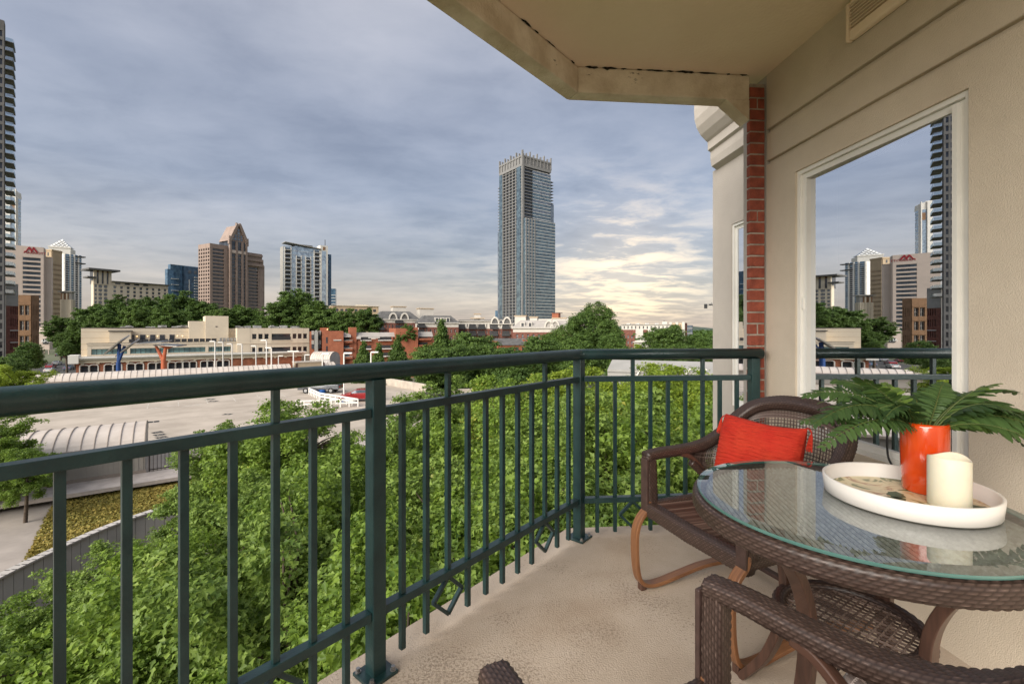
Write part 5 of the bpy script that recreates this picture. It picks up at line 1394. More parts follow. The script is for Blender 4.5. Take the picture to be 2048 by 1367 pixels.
MB().extrude([(2.2, ga - .3, gz), (2.2, gb_ + .3, gz), (2.2, gm_ + 1.2, pk), (2.2, gm_ - 1.2, pk)], (-t.WA*.9, 0, 0)).build('gable_roof', c_brown, t.o)
for i in range(5):
    for k in range(5):
        y0_ = ga + (gb_ - ga)*(i + .7)/5.9; z0_ = gz + 1 + k*2.8; hw = (pk - z0_ - 3.5)/(pk - gz)*(gb_ - ga)/2
        if abs(y0_ + .8 - gm_) < hw: t.part('gable_window', g_grey, 'B', y0_, y0_ + 1.7, z0_, z0_ + 2.1, 2.18, 2.32)
for s_ in (-1, 1):
    MB().bar((3.0, gm_ + s_*(gb_ - ga)/2, gz), (3.0, gm_ + s_*.8, pk + 1), 2.2, 1.3, up=(1, 0, 0)).build('gable_rib', c_brown, t.o)
    t.part('finial', c_brown, 'B', gm_ + s_*1.4 - .7, gm_ + s_*1.4 + .7, pk - 2, pk + 2.2, 1.0, 2.6); t.part('corner_pinnacle', c_brown, 'B', gm_ + s_*(gb_ - ga)/2 - .9, gm_ + s_*(gb_ - ga)/2 + .9, gz - 3, gz + 4, 1.2, 3.4)
# --- pale condo tower
t = Bld('balcony_tower', 'pale condo tower with four columns of balconies and swooping roof wing', 561, 567, 655, 470, 76)
zt = t.z(491); n = 23; fh = zt/n; B_ = t.sB; t.core(zt, g_pale, 'glass_core')
t.part('side_wall', c_conc, 'A', 0, t.WA, 0, t.z(492), 0, .4); zs = t.z(482)
t.part('white_shaft', c_white, 'B', B_(640), B_(655), 0, zs, -10, 1.2); t.part('shaft_glass', g_pale, 'B', B_(643), B_(651), 0, zs - 6, 1.1, 1.35); t.part('shaft_opening', c_bro, 'B', B_(645), B_(650), zs - 5, zs - 1.5, 1.1, 1.4)
t.part('dark_edge', glassM('glass_navy', (.05, .10, .16), .5), 'B', B_(655) + .01, B_(655) + 4, 0, t.z(499), -12, .3)
for i, (p0, p1) in enumerate(((570, 581), (593.5, 601.5), (612, 620.5), (629, 638.5))):
    a_, b_ = B_(p0), B_(p1); zc = zt - (1 if i in (0, 3) else 9); t.part('recess_side', c_white, 'B', a_ - .9, a_, 0, zc, 0, .7); t.part('recess_side', c_white, 'B', b_, b_ + .9, 0, zc, 0, .7)
    t.part('recess', c_blk, 'B', a_, b_, 0, zc - 1, -.1, .12)
    for k in range(7, n):
        if k*fh < zc - 2: t.part('balcony', c_white, 'B', a_ + .05, b_ - .05, k*fh, k*fh + .4, .13, 1.8); t.part('balustrade', g_grey, 'B', a_ + .1, b_ - .1, k*fh + .4, k*fh + 1.4, 1.6, 1.7)
gl_ = MB(); [t.fb(gl_, 'B', 0, B_(640), k*fh - .12, k*fh + .12, .0, .14) for k in range(1, n)]; gl_.build('floor_lines', c_white, t.o)['kind'] = 'stuff'
MB().extrude([(2.5, B_(569), t.z(484)), (2.5, B_(641), t.z(491)), (2.5, B_(641), t.z(489.5)), (2.5, B_(569), t.z(483))], (-14, 0, 0)).build('roof_wing', c_conc, t.o)
t.part('penthouse', g_pale, 'B', B_(592), B_(636), zt, t.z(487), -10, -2); t.part('roof_hump', c_slate, 'B', B_(590), B_(628), t.z(486.5), t.z(483), -14, -5)
MB().tube([(-3, B_(652), zs), (-3, B_(652), t.z(468))], .35, 6).build('mast', c_blk, t.o)
t = Bld('distant_glass_block', 'slim pale glass block just beside the balcony tower', 662.5, 671, 673, 640, 10, depth=12)
t.core(t.z(577), g_blue, 'glass_core'); [t.part('floor_edge', c_white, 'A', 0, t.WA, 4*k, 4*k + .5, 0, .3) for k in range(1, 16)]
# --- the tallest tower
D_ = 450
t = Bld('skyscraper', 'tallest slender glass and concrete skyscraper with finned crown', 1000, 1045, 1101, D_, 52)
zc0, zc1 = t.z(331), t.z(307); fh = 6.45*D_/FPX; n = int(zc0/fh); t.core(zc0, g_dark, 'glass_core', ins=.5)
c_vue = M('tower_frame', (.215, .21, .205), .8, .08, .4); g_vue = glassM('glass_smoke', (.17, .235, .27), .5)
for k in range(1, n + 1):
    t.part('floor_slab', c_vue, 'A', 0, t.WA, k*fh - .25, k*fh + .30, -.6, .9); t.part('floor_slab', c_vue, 'B', 0, t.WB*.34, k*fh - .25, k*fh + .30, -.6, .9)
    t.part('glass_floor', g_vue if k % 3 else g_grey, 'B', t.WB*.34, t.WB, (k-1)*fh + .25, k*fh - .15, -.6, .35); t.part('floor_line', c_white, 'B', t.WB*.34, t.WB, k*fh - .14, k*fh + .24, -.6, .42)
for i in range(8): t.part('pier', c_vue, 'A', t.WA*i/7 - (.9 if i == 7 else 0), t.WA*i/7 + .9 - (.9 if i == 7 else 0), 0, zc0, -.6, .65)
t.part('glass_strip', g_vue, 'A', t.WA*.78, t.WA*.95, 0, zc0, -.5, 1.0); t.part('glass_strip', g_vue, 'A', 0, t.WA*.14, 0, zc0, -.5, 1.0)
t.part('corner_pier', c_vue, 'A', t.WA - .4, t.WA + 1.3, 0, zc1, -1.3, 1.2)
t.core(zc1 - 3, g_grey, 'crown_core', z0=zc0 + .1, ins=.9)
for f, W_ in (('A', t.WA), ('B', t.WB)):
    t.part('crown_band', c_vue, f, 0, W_, zc0 - .3, zc0 + 2.2, -.8, 1.0); t.part('crown_band', c_vue, f, 0, W_, zc1 - 3, zc1 - 1.4, -.8, 1.0)
    for i in range(9): t.part('crown_fin', c_vue, f, W_*i/8 - .5, W_*i/8 + .5, zc0 + 2.2, zc1 + (3.4 if i % 2 == 0 else 1.2), -.7, 1.1)
    for i in range(8): t.part('crown_panel', c_vue, f, W_*(i + .2)/8, W_*(i + .8)/8, zc0 + 2.2, zc1 - 3, -.6, .3)
for (s0, s1, y0, f) in ((-5.5, 0, 350, 'A'), (t.WB, t.WB + 5.0, 345, 'B')):
    for k in range(1, n + 1):
        if k*fh < t.z(y0): t.part('side_balcony', c_vue, f, s0, s1, k*fh - .2, k*fh + .35, -6, -1.0)
t.part('side_wing', g_grey, 'A', -4.2, -.02, 0, t.z(450), -9, .0); t.part('side_wing', g_grey, 'B', t.WB + .02, t.WB + 4.4, 0, t.z(396), -9, .2)
t.part('stepped_volume', g_vue, 'B', -.01, t.WB + 2.0, 0, t.z(437), .95, 5.0)
for k in range(1, n + 1):
    if k*fh < t.z(437): t.part('floor_line', c_white, 'B', -.1, t.WB + 2.1, k*fh - .15, k*fh + .22, 4.9, 5.25)
for i in range(4): t.part('pier', c_vue, 'B', t.WB*.10*i, t.WB*.10*i + .9, 0, t.z(437), 4.95, 5.6)
t.part('low_annex', g_blue, 'A', -9, -4.3, 0, t.z(618), -8, .0)
# ================================================================ nearer blocks
TH53 = math.atan2(.8, .6)
# --- low old brick arcade block with cream upper storeys set back
t = Bld('arcade_block', 'old brick block with arched white windows and cream cornice behind the long canopy', None, 152, 603, 95, 0, th=TH53, depth=14)
B_ = t.sB; zc = t.z(717); n_p = [168.5, 187.5, 217, 235, 262, 279, 304, 320, 343.5, 358.5, 372, 386, 408, 421, 440, 452]
t.core(zc - .4, g_dark, 'core', ins=.5)
zw0, zw1 = 3.4, zc - 1.6
cols = []
for p in n_p: c = B_(p); cols.append((c - .62, c + .62))
t.facade('B', cols, [(zw0 - 2.2, zw1)], 0, zc - 1.0, .5, c_olds, g_dark, o=-.5, mull=1)
for (a_, b_) in cols:
    arch = [(0, (a_ + b_)/2 + .78*math.cos(math.pi*i/8), zw1 - .05 + .38*math.sin(math.pi*i/8)) for i in range(9)] + [(0, (a_ + b_)/2 + .58*math.cos(math.pi*(8 - i)/8), zw1 - .06 + .24*math.sin(math.pi*(8 - i)/8)) for i in range(9)]
    MB().extrude(arch, (.14, 0, 0)).build('arch_trim', c_white, t.o); [t.part('window_trim', c_white, 'B', x0, x0 + .16, .7, zw1 - .05, .0, .10) for x0 in (a_ - .17, b_ + .01)]
for i in range(0, len(cols) - 1, 2): t.part('brick_panel', c_olds, 'B', cols[i][0] - .7, cols[i+1][1] + .7, zw1 + .36, zw1 + .46, .0, .12)
for (z0_, z1_, o_) in ((-1.0, -.70, .30), (-.69, -.35, .15), (-.34, -.02, .55), (0.0, .22, .95)): t.part('cornice', c_white if o_ > .5 else c_cream, 'B', -o_, t.WB + o_, zc + z0_, zc + z1_, -.6, o_)
for i in range(18): t.part('cornice_bracket', c_cream, 'B', t.WB*(i + .3)/18, t.WB*(i + .3)/18 + .5, zc - 1.25, zc - 1.0, .0, .22)
t.part('end_gable', c_white, 'B', -1.1, .5, zc - 1.0, zc + .75, -2, 1.1); t.part('flat_roof', c_conc, 'B', .5, t.WB - .3, zc - .35, zc + .05, -13.5, -.61)
# cream block above, three tiers
c = Bld('cream_block', 'long cream stucco block with green window strips, roof terrace and stair tower', None, 155, 618, 101, 0, th=TH53, depth=24)
B_ = c.sB; z3 = c.z(693) + .3; zt = 13.35
c.core(7.0, c_cream, 'base', ins=.3)
wz = (c.z(710) , c.z(698.5))
e0 = B_(174); e9 = B_(497)
strip = [(B_(182), B_(254)), (B_(260), B_(331)), (B_(336), B_(411)), (B_(417), B_(462))]
c.facade('B', strip, [wz], 6.9, z3, .5, c_cream, g_teal, o=-.8, s0=e0, s1=e9, mull=7, sill=c_blk)
c.part('tier_core', c_cream, 'B', e0 + .3, e9, 6.9, z3 - .1, -14, -.82)
c.part('parapet', c_cream, 'B', e0 - .1, e9, z3, z3 + .35, -1.2, -.15); c.part('parapet_cap', c_blk, 'B', e0 - .1, e9, z3 + .36, z3 + .42, -1.25, -.1)
c.part('left_wing', c_cream, 'B', 0, B_(378, -6), 6.9, zt, -16, -5)
for zz in (8.3, 9.6, 11.0, 12.4): c.part('reveal_line', c_beige, 'B', 0, B_(378, -6), zz, zz + .05, -5.02, -4.985)
for p in (264, 285.5, 305.5, 324.5, 344): 
    a_ = B_(p, -5); c.part('terrace_door', g_dark, 'B', a_ - .5, a_ + .5, z3 + .1, z3 + 2.2, -5.02, -4.9)
m_warm = emitM('lit_wall_lamp', (1.0, .72, .35), .9)
for p in (257, 274, 295, 315, 355, 365): a_ = B_(p, -5); c.part('wall_lamp', m_warm, 'B', a_ - .07, a_ + .07, z3 + 1.78, z3 + 1.90, -5.0, -4.8)
c.part('terrace_box', c_cream, 'B', B_(219, -3), B_(262, -3), z3, c.z(663), -6, -2.5); c.part('terrace_box_cap', c_blk, 'B', B_(217, -3), B_(264, -3), c.z(663), c.z(663) + .2, -6.2, -2.2)
c.part('wall_cap', c_blk, 'B', -.2, B_(378, -6), zt, zt + .15, -16.2, -4.9)
for i in range(14): a_ = B_(258, -1.4) + i*1.25; c.part('terrace_railing', c_blk, 'B', a_, a_ + 1.1, z3 + .45, z3 + 1.2, -1.32, -1.27)
c.part('stair_tower', c_cream, 'B', B_(378, -4), B_(413, -4), 6.9, c.z(639.5), -12, -3.6); c.part('stair_tower', c_cream, 'B', B_(411, -3), B_(457, -3), 6.9, c.z(627), -14, -3.0); c.part('tower_vent', c_blk, 'B', B_(431, -3), B_(435, -3), c.z(653), c.z(651), -3.0, -2.95)
c.part('mid_wing', c_cream, 'B', B_(457, -4), B_(500, -4), 6.9, zt - .1, -14, -4.2); c.part('corner_bay', c_cream, 'B', B_(474), B_(500), 0, zt, -12, .25)
fr_ = [(9.7, 11.35), (6.3, 7.95)]; rows = sorted([(c.z(677, 126), c.z(667, 126)), (c.z(704.5, 126), c.z(693.5, 126))])
cols = [(B_(p) - .52, B_(p) + .52) for p in (508.5, 521, 533)] + [(B_(543), B_(581))] + [(B_(p) - .52, B_(p) + .52) for p in (589, 599.5, 610)]
c.facade('B', cols, rows, 0, zt, .5, c_cream, g_dark, o=-.3, s0=B_(500), mull=2, sill=c_blk); c.part('bay_core', c_blk, 'B', B_(500) + .2, c.WB - .2, 0, zt - .2, -12, -.33)
for (z0_, z1_) in rows:
    c.part('balcony_front', c_blk, 'B', B_(543), B_(581), z0_ - .35, z0_ + .55, .18, .26); c.part('balcony_slab', c_cream, 'B', B_(542), B_(582), z0_ - .6, z0_ - .36, -.3, .35)
for zz in (c.z(686, 126), c.z(713, 126)): c.part('string_course', c_cream, 'B', B_(474), c.WB, zz, zz + .25, .19, .34)
c.part('ground_opening', c_blk, 'B', B_(545), B_(580), c.z(727, 126), c.z(718, 126), .19, .24)
rn_ = random.Random(4); m_unit = M('roof_unit', (.55, .53, .50), .6, .2, 1)
for i in range(26):
    a_ = B_(215 + rn_.random()*160, -9) if i < 12 else B_(468 + rn_.random()*140, -6); h_ = .35 + rn_.random()*.5
    c.part('roof_unit', m_unit, 'B', a_, a_ + .8 + rn_.random()*1.2, zt + .02, zt + h_, -11, -10)
for i in range(7): c.part('roof_box', c_conc, 'B', B_(440) + i*.8, B_(440) + i*.8 + .6, z3 + .4, z3 + 1.3, -2.0, -1.4)

# --- orange brick condos
def masses(t, lst, mat):
    for (p0, p1, y, o0, o1) in lst: t.part('wall', mat, 'B', t.sB(p0, o1), t.sB(p1, o1), 0, t.z(y), o0, o1)
t = Bld('brick_condo', 'orange brick condo row with chimneys, grey sloped roofs and recessed balconies', None, 619, 866, 114, 0, th=TH53 + R(14), depth=16)
B_ = t.sB; masses(t, [(619, 645, 663, -14, -.5), (644, 687, 662, -14, .8), (640, 657, 655, -9, -2), (687, 713, 668, -12, -.9), (699, 713, 654, -6, -.6), (713, 800, 681, -14, -1.0), (791, 835, 656, -12, .4), (831, 836, 654, -3, .9), (836, 868, 680, -12, -.6)], c_or)
t.part('stair_turret', c_conc, 'B', B_(629), B_(636), 0, t.z(662), -.6, 1.2); t.part('turret_cap', c_conc, 'B', B_(630.5), B_(634.5), t.z(662), t.z(660), -.2, .9)
for p0 in (623, 637):
    for y0 in (688, 669): t.part('bay_window', g_dark, 'B', B_(p0), B_(p0 + 5), t.z(y0 + 9), t.z(y0), -.5, .3); t.part('bay_panel', c_grroof, 'B', B_(p0), B_(p0 + 5), t.z(y0), t.z(y0 - 8), -.5, .35)
for y0 in (682, 700): t.part('slit_window', g_dark, 'B', B_(652), B_(655), t.z(y0 + 4), t.z(y0 - 8), .78, .86)
def sloped(p0, p1, ya, yb, o, mat=c_grroof): 
    a_, b_ = t.sB(p0, o), t.sB(p1, o); za, zb = t.z(yb), t.z(ya)
    MB().extrude([(o, a_, za), (o, a_, za - .05), (o - 2.2, a_, za - .05), (o - 2.2, a_, zb), (o - 1.4, a_, zb)], (0, b_ - a_, 0)).build('sloped_roof', mat, t.o)
sloped(667, 683, 667, 681, 1.0); sloped(684, 702, 667, 674, .4); sloped(713, 722, 666, 678, -.2); sloped(713, 800, 665, 674, -.7); sloped(737, 760, 666, 677, -.4); sloped(836, 866, 664, 674, -.2)
for y0 in (676, 692, 709): 
    t.part('balcony_recess', c_blk, 'B', B_(685), B_(704), t.z(y0 + 6), t.z(y0), -.91, -.82); t.part('balcony_front', c_or, 'B', B_(684.5), B_(705), t.z(y0 + 10), t.z(y0 + 5.5), -.9, .3); t.part('balcony_cap', c_white, 'B', B_(684.5), B_(705), t.z(y0 + 5.4), t.z(y0 + 4.9), -.6, .4)
    t.part('balcony_window', g_grey, 'B', B_(688), B_(700), t.z(y0 + 5), t.z(y0 + 1), -.84, -.78)
for i, (p0, p1) in enumerate(((721, 743), (757, 784))):
    for y0 in (674, 692, 708): t.part('balcony_recess', c_blk, 'B', B_(p0), B_(p1), t.z(y0 + 6.5), t.z(y0), -1.02, -.9); t.part('balcony_cap', c_white, 'B', B_(p0), B_(p1), t.z(y0 + 8.5), t.z(y0 + 7), -1, .2)
for y0 in (673, 687, 702): t.part('balcony_recess', c_blk, 'B', B_(838), B_(856), t.z(y0 + 6), t.z(y0), -.62, -.5); t.part('balcony_front', c_or, 'B', B_(837), B_(862), t.z(y0 + 9), t.z(y0 + 5), -.6, .5)
t.part('lamp', m_warm, 'B', B_(654), B_(656), t.z(659), t.z(658), -1.98, -1.9)
for i in range(6): t.part('roof_unit', m_unit, 'B', B_(672 + i*4), B_(675 + i*4), t.z(667), t.z(665.3), -8, -7)

# --- brick and white apartment complex with dark mansards
c_apw = M('apartment_white', (.55, .51, .455), .85, .06, .3)
def mansard(name, label, p0, p1, D, dlt, yr, ye, yb, y0, nb, dorm=(), arches=(), boxes=(), roofmat=c_slate, gable=False, balc=()):
    t = Bld(name, label, None, p0, p1, D, dlt, depth=16, group='mansard apartments beyond the condo row'); B_ = t.sB; ze, zr, zb = t.z(ye), t.z(yr), t.z(yb)
    t.core(ze - .3, g_dark, 'core', ins=.5); f_ = 3.1
    rows = []; z = zb - .2 + .9
    while z + 1.5 < ze: rows.append((z, z + 1.5)); z += f_
    cols = even(.6, t.WB - .6, nb, .34)
    t.facade('B', cols, rows, zb, ze, .5, c_apw, g_dark, o=-.5, mull=1, wallname='upper_wall')
    rb = []; z = zb - 2.4
    while z > .5: rb.append((z, z + 1.6)); z -= f_
    t.facade('B', cols, rb[::-1], 0, zb - .01, .55, c_dkbr, g_grey, o=-.5, mull=1)
    t.part('side_wall', c_apw, 'B', -.05, .5, 0, ze, -15.5, -.5); t.part('side_wall', c_apw, 'B', t.WB - .5, t.WB + .05, 0, ze, -15.5, -.5)
    ins = min(6, (zr - ze)*1.1); v = [(.5, -.5, ze), (.5, t.WB + .5, ze), (-16, t.WB + .5, ze), (-16, -.5, ze), (-ins, ins*.8, zr), (-ins, t.WB - ins*.8, zr), (-16 + ins, t.WB - ins*.8, zr), (-16 + ins, ins*.8, zr)]
    MB().add(v, [(0, 1, 5, 4), (1, 2, 6, 5), (2, 3, 7, 6), (3, 0, 4, 7), (4, 5, 6, 7), (3, 2, 1, 0)]).build('mansard_roof', roofmat, t.o)
    t.part('eave', c_apw, 'B', -.5, t.WB + .5, ze - .25, ze + .05, -.4, .65)
    for p in dorm:
        a_ = B_(p); d_ = t.part('dormer', c_apw, 'B', a_ - .9, a_ + .9, ze + .1, ze + (zr - ze)*.72, -3.5, -.2); t.part('dormer_window', g_dark, 'B', a_ - .5, a_ + .5, ze + .5, ze + (zr - ze)*.62, -.2, -.14)
    for p in arches:
        a_ = B_(p); q = [(0, a_ + 2.0*math.cos(math.pi*i/10), ze - .2 + 3.4*math.sin(math.pi*i/10)) for i in range(11)] + [(0, a_ + 1.4*math.cos(math.pi*(10 - i)/10), ze - .2 + 2.6*math.sin(math.pi*(10 - i)/10)) for i in range(11)]
        MB().extrude(q, (.5, 0, 0)).build('arch_dormer', c_apw, t.o); t.part('arch_backing', roofmat, 'B', a_ - 1.3, a_ + 1.3, ze, ze + 2.4, -3, .02)
    for p in balc:
        a_ = B_(p)
        for k in range(5):
            if zb - 5.0 + k*f_ > ze: continue
            t.part('balcony', c_blk, 'B', a_ - 1.8, a_ + 1.8, zb - 6.4 + k*f_, zb - 6.4 + k*f_ + 1.15, .1, 1.4); t.part('balcony_recess', c_blk, 'B', a_ - 1.6, a_ + 1.6, zb - 5.2 + k*f_, zb - 4.1 + k*f_, .03, .12)
    for (q0, q1, y) in boxes: t.part('roof_block', c_apw, 'B', B_(q0, -9), B_(q1, -9), ze, t.z(y), -14, -8); t.part('block_cap', c_beige, 'B', B_(q0, -9) - .3, B_(q1, -9) + .3, t.z(y), t.z(y) + .35, -14.3, -7.7)
    return t
mansard('mansard_apartments', 'brick and white apartments with twin arched dormers behind the condo row', 752, 838, 205, 82, 621, 638, 645, 690, 12, arches=(786, 809), boxes=((785, 811, 611), (838, 866, 614)), balc=(760, 798))
mansard('mansard_apartments', 'brick and white apartment wing with three small dormers and hipped roof', 838, 917, 196, 84, 630, 645, 654, 690, 9, dorm=(874, 885, 896), balc=(842,))
mansard('mansard_apartments', 'apartment range with flat cream attic and square lift tower', 916, 986, 212, 90, 639, 641, 657, 690, 10, boxes=((949, 961, 627), (942, 968, 636)), balc=(923, 945, 963))
mansard('mansard_apartments', 'apartment wing with slate mansard and paired arches at the skyscraper foot', 985, 1026, 206, 92, 637, 647, 657, 690, 7, arches=(990, 1014), dorm=(1002,), balc=(988, 1012))
mansard('mansard_apartments', 'white gabled apartment wing before the skyscraper foot', 1026, 1142, 190, 98, 640, 655, 664, 690, 10, arches=(1098, 1110), dorm=(1045, 1060), boxes=((1030, 1052, 631), (1060, 1075, 634), (1105, 1132, 636)), roofmat=c_grroof)
t = Bld('brick_rooftop_block', 'small red brick plant block on the roof beside the skyscraper foot', 1104, 1117, 1121, 215, 20, depth=5, z0=0); t.core(t.z(626), c_or, 'wall'); t.part('coping', c_dkbr, 'A', -.3, t.WA + .3, t.z(626), t.z(625), -5, .3); t.part('lower_range', c_apw, 'A', -9, t.WA + 8, 0, t.z(637), -8, -.6)
t = Bld('beige_office', 'flat roofed beige office range rising behind the oak trees', None, 665, 757, 250, 84, depth=20); t.core(t.z(611), c_beige, 'wall'); t.part('parapet', c_ritz, 'B', -.5, t.WB + .5, t.z(611), t.z(610), -20, .6); t.part('roof_storey', c_ritz, 'B', t.WB*.55, t.WB*.8, t.z(610), t.z(607.5), -12, -4)
for (a_, b_) in even(1, t.WB - 1, 9, .6): t.part('window', g_dark, 'B', a_, b_, t.z(622), t.z(617), .0, .1)
t = Bld('slate_roof_house', 'low brick house with slate roof and twin chimneys below the apartments', 984, 997, 1071, 140, 72)
ze = t.z(690); t.core(ze, c_or, 'wall'); hy = t.WA/2
MB().extrude([(0.4, -.3, ze), (-t.WA - .4, -.3, ze), (-hy, -.3, t.z(677))], (0, t.WB + .6, 0)).build('slate_roof', c_slate, t.o); t.part('brick_gable', c_or, 'A', t.WA*.2, t.WA*.8, ze, t.z(682), -.3, .35)
for p in (1050, 1056): t.part('chimney', c_or, 'B', t.sB(p), t.sB(p + 3), ze, t.z(679), -3, -1.6)
for i in range(5): t.part('window', g_dark, 'B', t.WB*(i + .4)/5.4, t.WB*(i + .4)/5.4 + 1.1, ze - 2.6, ze - .7, .0, .08)
# --- brick range at the right, small white gable house
t = Bld('long_brick_range', 'long brick and cream apartment range with flat roof behind the right hand trees', None, 1243, 1340, 255, 96, depth=18)
zt = t.z(649.5); zb = t.z(659); t.core(zt - .3, g_dark, 'core', ins=.5); cols = even(.5, t.WB - .5, 12, .36)
t.facade('B', cols, [(zb + .4, zb + 2.0)], zb, zt, .5, c_apw, g_dark, o=-.5, mull=1, wallname='upper_wall'); t.facade('B', cols, [(z_, z_ + 1.7) for z_ in (1.5, 4.7, 7.9)if z_ + 1.7 < zb], 0, zb - .01, .55, c_dkbr, g_grey, o=-.5, mull=1)
t.part('flat_roof', c_conc, 'B', -.3, t.WB + .3, zt, zt + .3, -18, .5); t.part('roof_house', c_apw, 'B', t.WB*.84, t.WB*.94, zt, t.z(643), -9, -4); t.part('chimney', c_blk, 'B', t.WB*.87, t.WB*.885, t.z(643), t.z(640.5), -6, -5.4)
for i in range(4): t.part('roof_unit', m_unit, 'B', t.WB*(.08 + .2*i), t.WB*(.16 + .2*i), zt + .3, zt + 1.0, -10, -7)
for a_ in (.3, .55): t.part('white_bay', c_apw, 'B', t.WB*a_, t.WB*a_ + 4, 0, zb, .05, .5)
t = Bld('corner_brick_block', 'brick corner block with pale stone corner bays at the end of the range', 1338, 1368, 1374, 262, 22, depth=14)
zt = t.z(645.5); t.core(zt - .3, g_dark, 'core', ins=.4); rows = [(1 + k*3.2, 2.8 + k*3.2) for k in range(5) if 2.8 + k*3.2 < zt]
t.facade('A', even(0, t.WA, 6, .4), rows, 0, zt, .5, c_beige, g_dark, o=-.4, mull=1); t.facade('B', even(0, t.WB, 4, .4), rows, 0, zt, .5, c_dkbr, g_dark, o=-.4, mull=1)
for i in range(3): t.part('stone_bay', c_apw, 'A', t.WA*(.05 + .42*i), t.WA*(.05 + .42*i) + 1.6, 0, zt + .5, .0, .6)
t = Bld('glass_office', 'small grey glass office block far right behind the brick range', 1372, 1385, 1386, 300, 15, depth=10); t.core(t.z(650), g_grey, 'glass_core'); [t.part('floor_edge', c_conc, 'A', 0, t.WA, 3.3*k, 3.3*k + .4, 0, .2) for k in range(1, 5)]
hp = Bld('gable_house', 'small white gabled house between the round trees at right', None, 1268, 1304, 150, 92, depth=8); ze = hp.z(684)
hp.core(ze, c_apw, 'wall'); MB().extrude([(.5, -.5, ze), (.5, hp.WB + .5, ze), (.5, hp.WB/2, hp.z(676.5))], (-9, 0, 0)).build('gable_roof', M('pale_roof', (.60, .56, .50), .8, .08, .4), hp.o)
# --- grey metal roofs seen through the trees at right
rm = empty('grey_roof_shed', px(1330, 742, 40), R(-20), label='low grey metal roof with white braces beyond the right treetops', cat='roof')
MB().extrude([(-5, 0, 0), (5, 0, 0), (5, 3.2, .7), (-5, 3.2, .7)], (0, 0, -.2)).build('roof_sheet', c_conc, rm)
for s_ in (-2, 2): MB().bar((s_ - .6, -.1, -.8), (s_, -.1, .25), .1, .1).bar((s_, -.1, .25), (s_ + 1.4, -.1, .25), .1, .1).build('brace', m_wm, rm)
MB().box(-5, 5, .1, 3.1, -12.2, -.21).build('wall', c_conc, rm)
# --- crane on the far right
cr = empty('tower_crane', px(1450, 657, 620), label='distant construction crane boom sticking out past the wall', cat='crane')
zc_ = (657 - 611)*620/FPX; 
MB().box(-1, 1, -1, 1, -13, zc_).build('mast', c_conc, cr)
MB().bar((-26, 0, zc_ + .2), (20, 0, zc_ + 1.6), 1.0, 1.1).build('boom', c_conc, cr); MB().box(-28, -24.5, -1.2, 1.2, zc_ - 3.8, zc_ + 2.2).build('counterweight', c_blk, cr)
MB().box(-22, -17, -1, 1, zc_ + .7, zc_ + 2.2).build('winch', c_blk, cr); MB().bar((-20, 0, zc_ + 1), (-18, 0, zc_ + 4.5), .4, .4).bar((-10, 0, zc_ + .5), (-9, 0, zc_ + 2.6), 1.4, 1.0).build('cab', c_blk, cr)
# --- low wooded hills on the horizon
m_hill = M('wooded_hill', (.075, .10, .065), .95, .25, .006, c2=(.05, .075, .055), bump=1, bscale=.05)
hv = []; hf = []; nx = 120
for i in range(nx + 1):
    x = -3000 + i*60; h = 14 + 9*math.sin(i*.23) + 6*math.sin(i*.61 + 1) + 4*math.sin(i*1.7)
    for (y, k) in ((1700, 0), (1900, .55), (2200, 1), (2700, 1.0), (3200, 0)): hv.append((x, y + 40*math.sin(i*.9), max(-.5, h*k + (0 if k else -1))))
for i in range(nx):
    for j in range(4): a_ = i*5 + j; hf.append((a_, a_ + 5, a_ + 6, a_ + 1))
MB().add(hv, hf).build('hills', m_hill, smooth=True)['kind'] = 'structure'

# ================================================================ trees
def leaf_mesh(name, C, Nrm, size, mat, seed, width=.72, fold=.25):
    """one folded six-point leaf at every point C with normal Nrm"""
    rs = np.random.RandomState(seed); n = len(C)
    r = rs.normal(size=(n, 3)); ax = r - Nrm*(r*Nrm).sum(1)[:, None]; ax /= np.linalg.norm(ax, axis=1)[:, None] + 1e-9
    sd = np.cross(Nrm, ax); s = (size*rs.uniform(.5, 1.4, n))[:, None]; up = Nrm*fold
    B = C - ax*s*.5; T = C + ax*s*.58 - Nrm*s*.16
    def pt(a, b): return B + ax*s*a + (sd*b*width + up*abs(b)*.8)*s
    V = np.stack([B, pt(.42, .56), pt(.58, .24), T, pt(.58, -.24), pt(.42, -.56)], 1).reshape(-1, 3)
    i = np.arange(n)[:, None]*6; F = np.concatenate([i + np.array([[0, 1, 2, 3]]), i + np.array([[0, 3, 4, 5]])], 1).reshape(-1, 4)
    me = bpy.data.meshes.new(name); me.vertices.add(len(V)); me.vertices.foreach_set('co', V.astype(np.float32).ravel())
    me.loops.add(F.size); me.loops.foreach_set('vertex_index', F.astype(np.int32).ravel())
    me.polygons.add(len(F)); me.polygons.foreach_set('loop_start', np.arange(len(F), dtype=np.int32)*4)
    me.update(calc_edges=True); me.materials.append(mat); return me

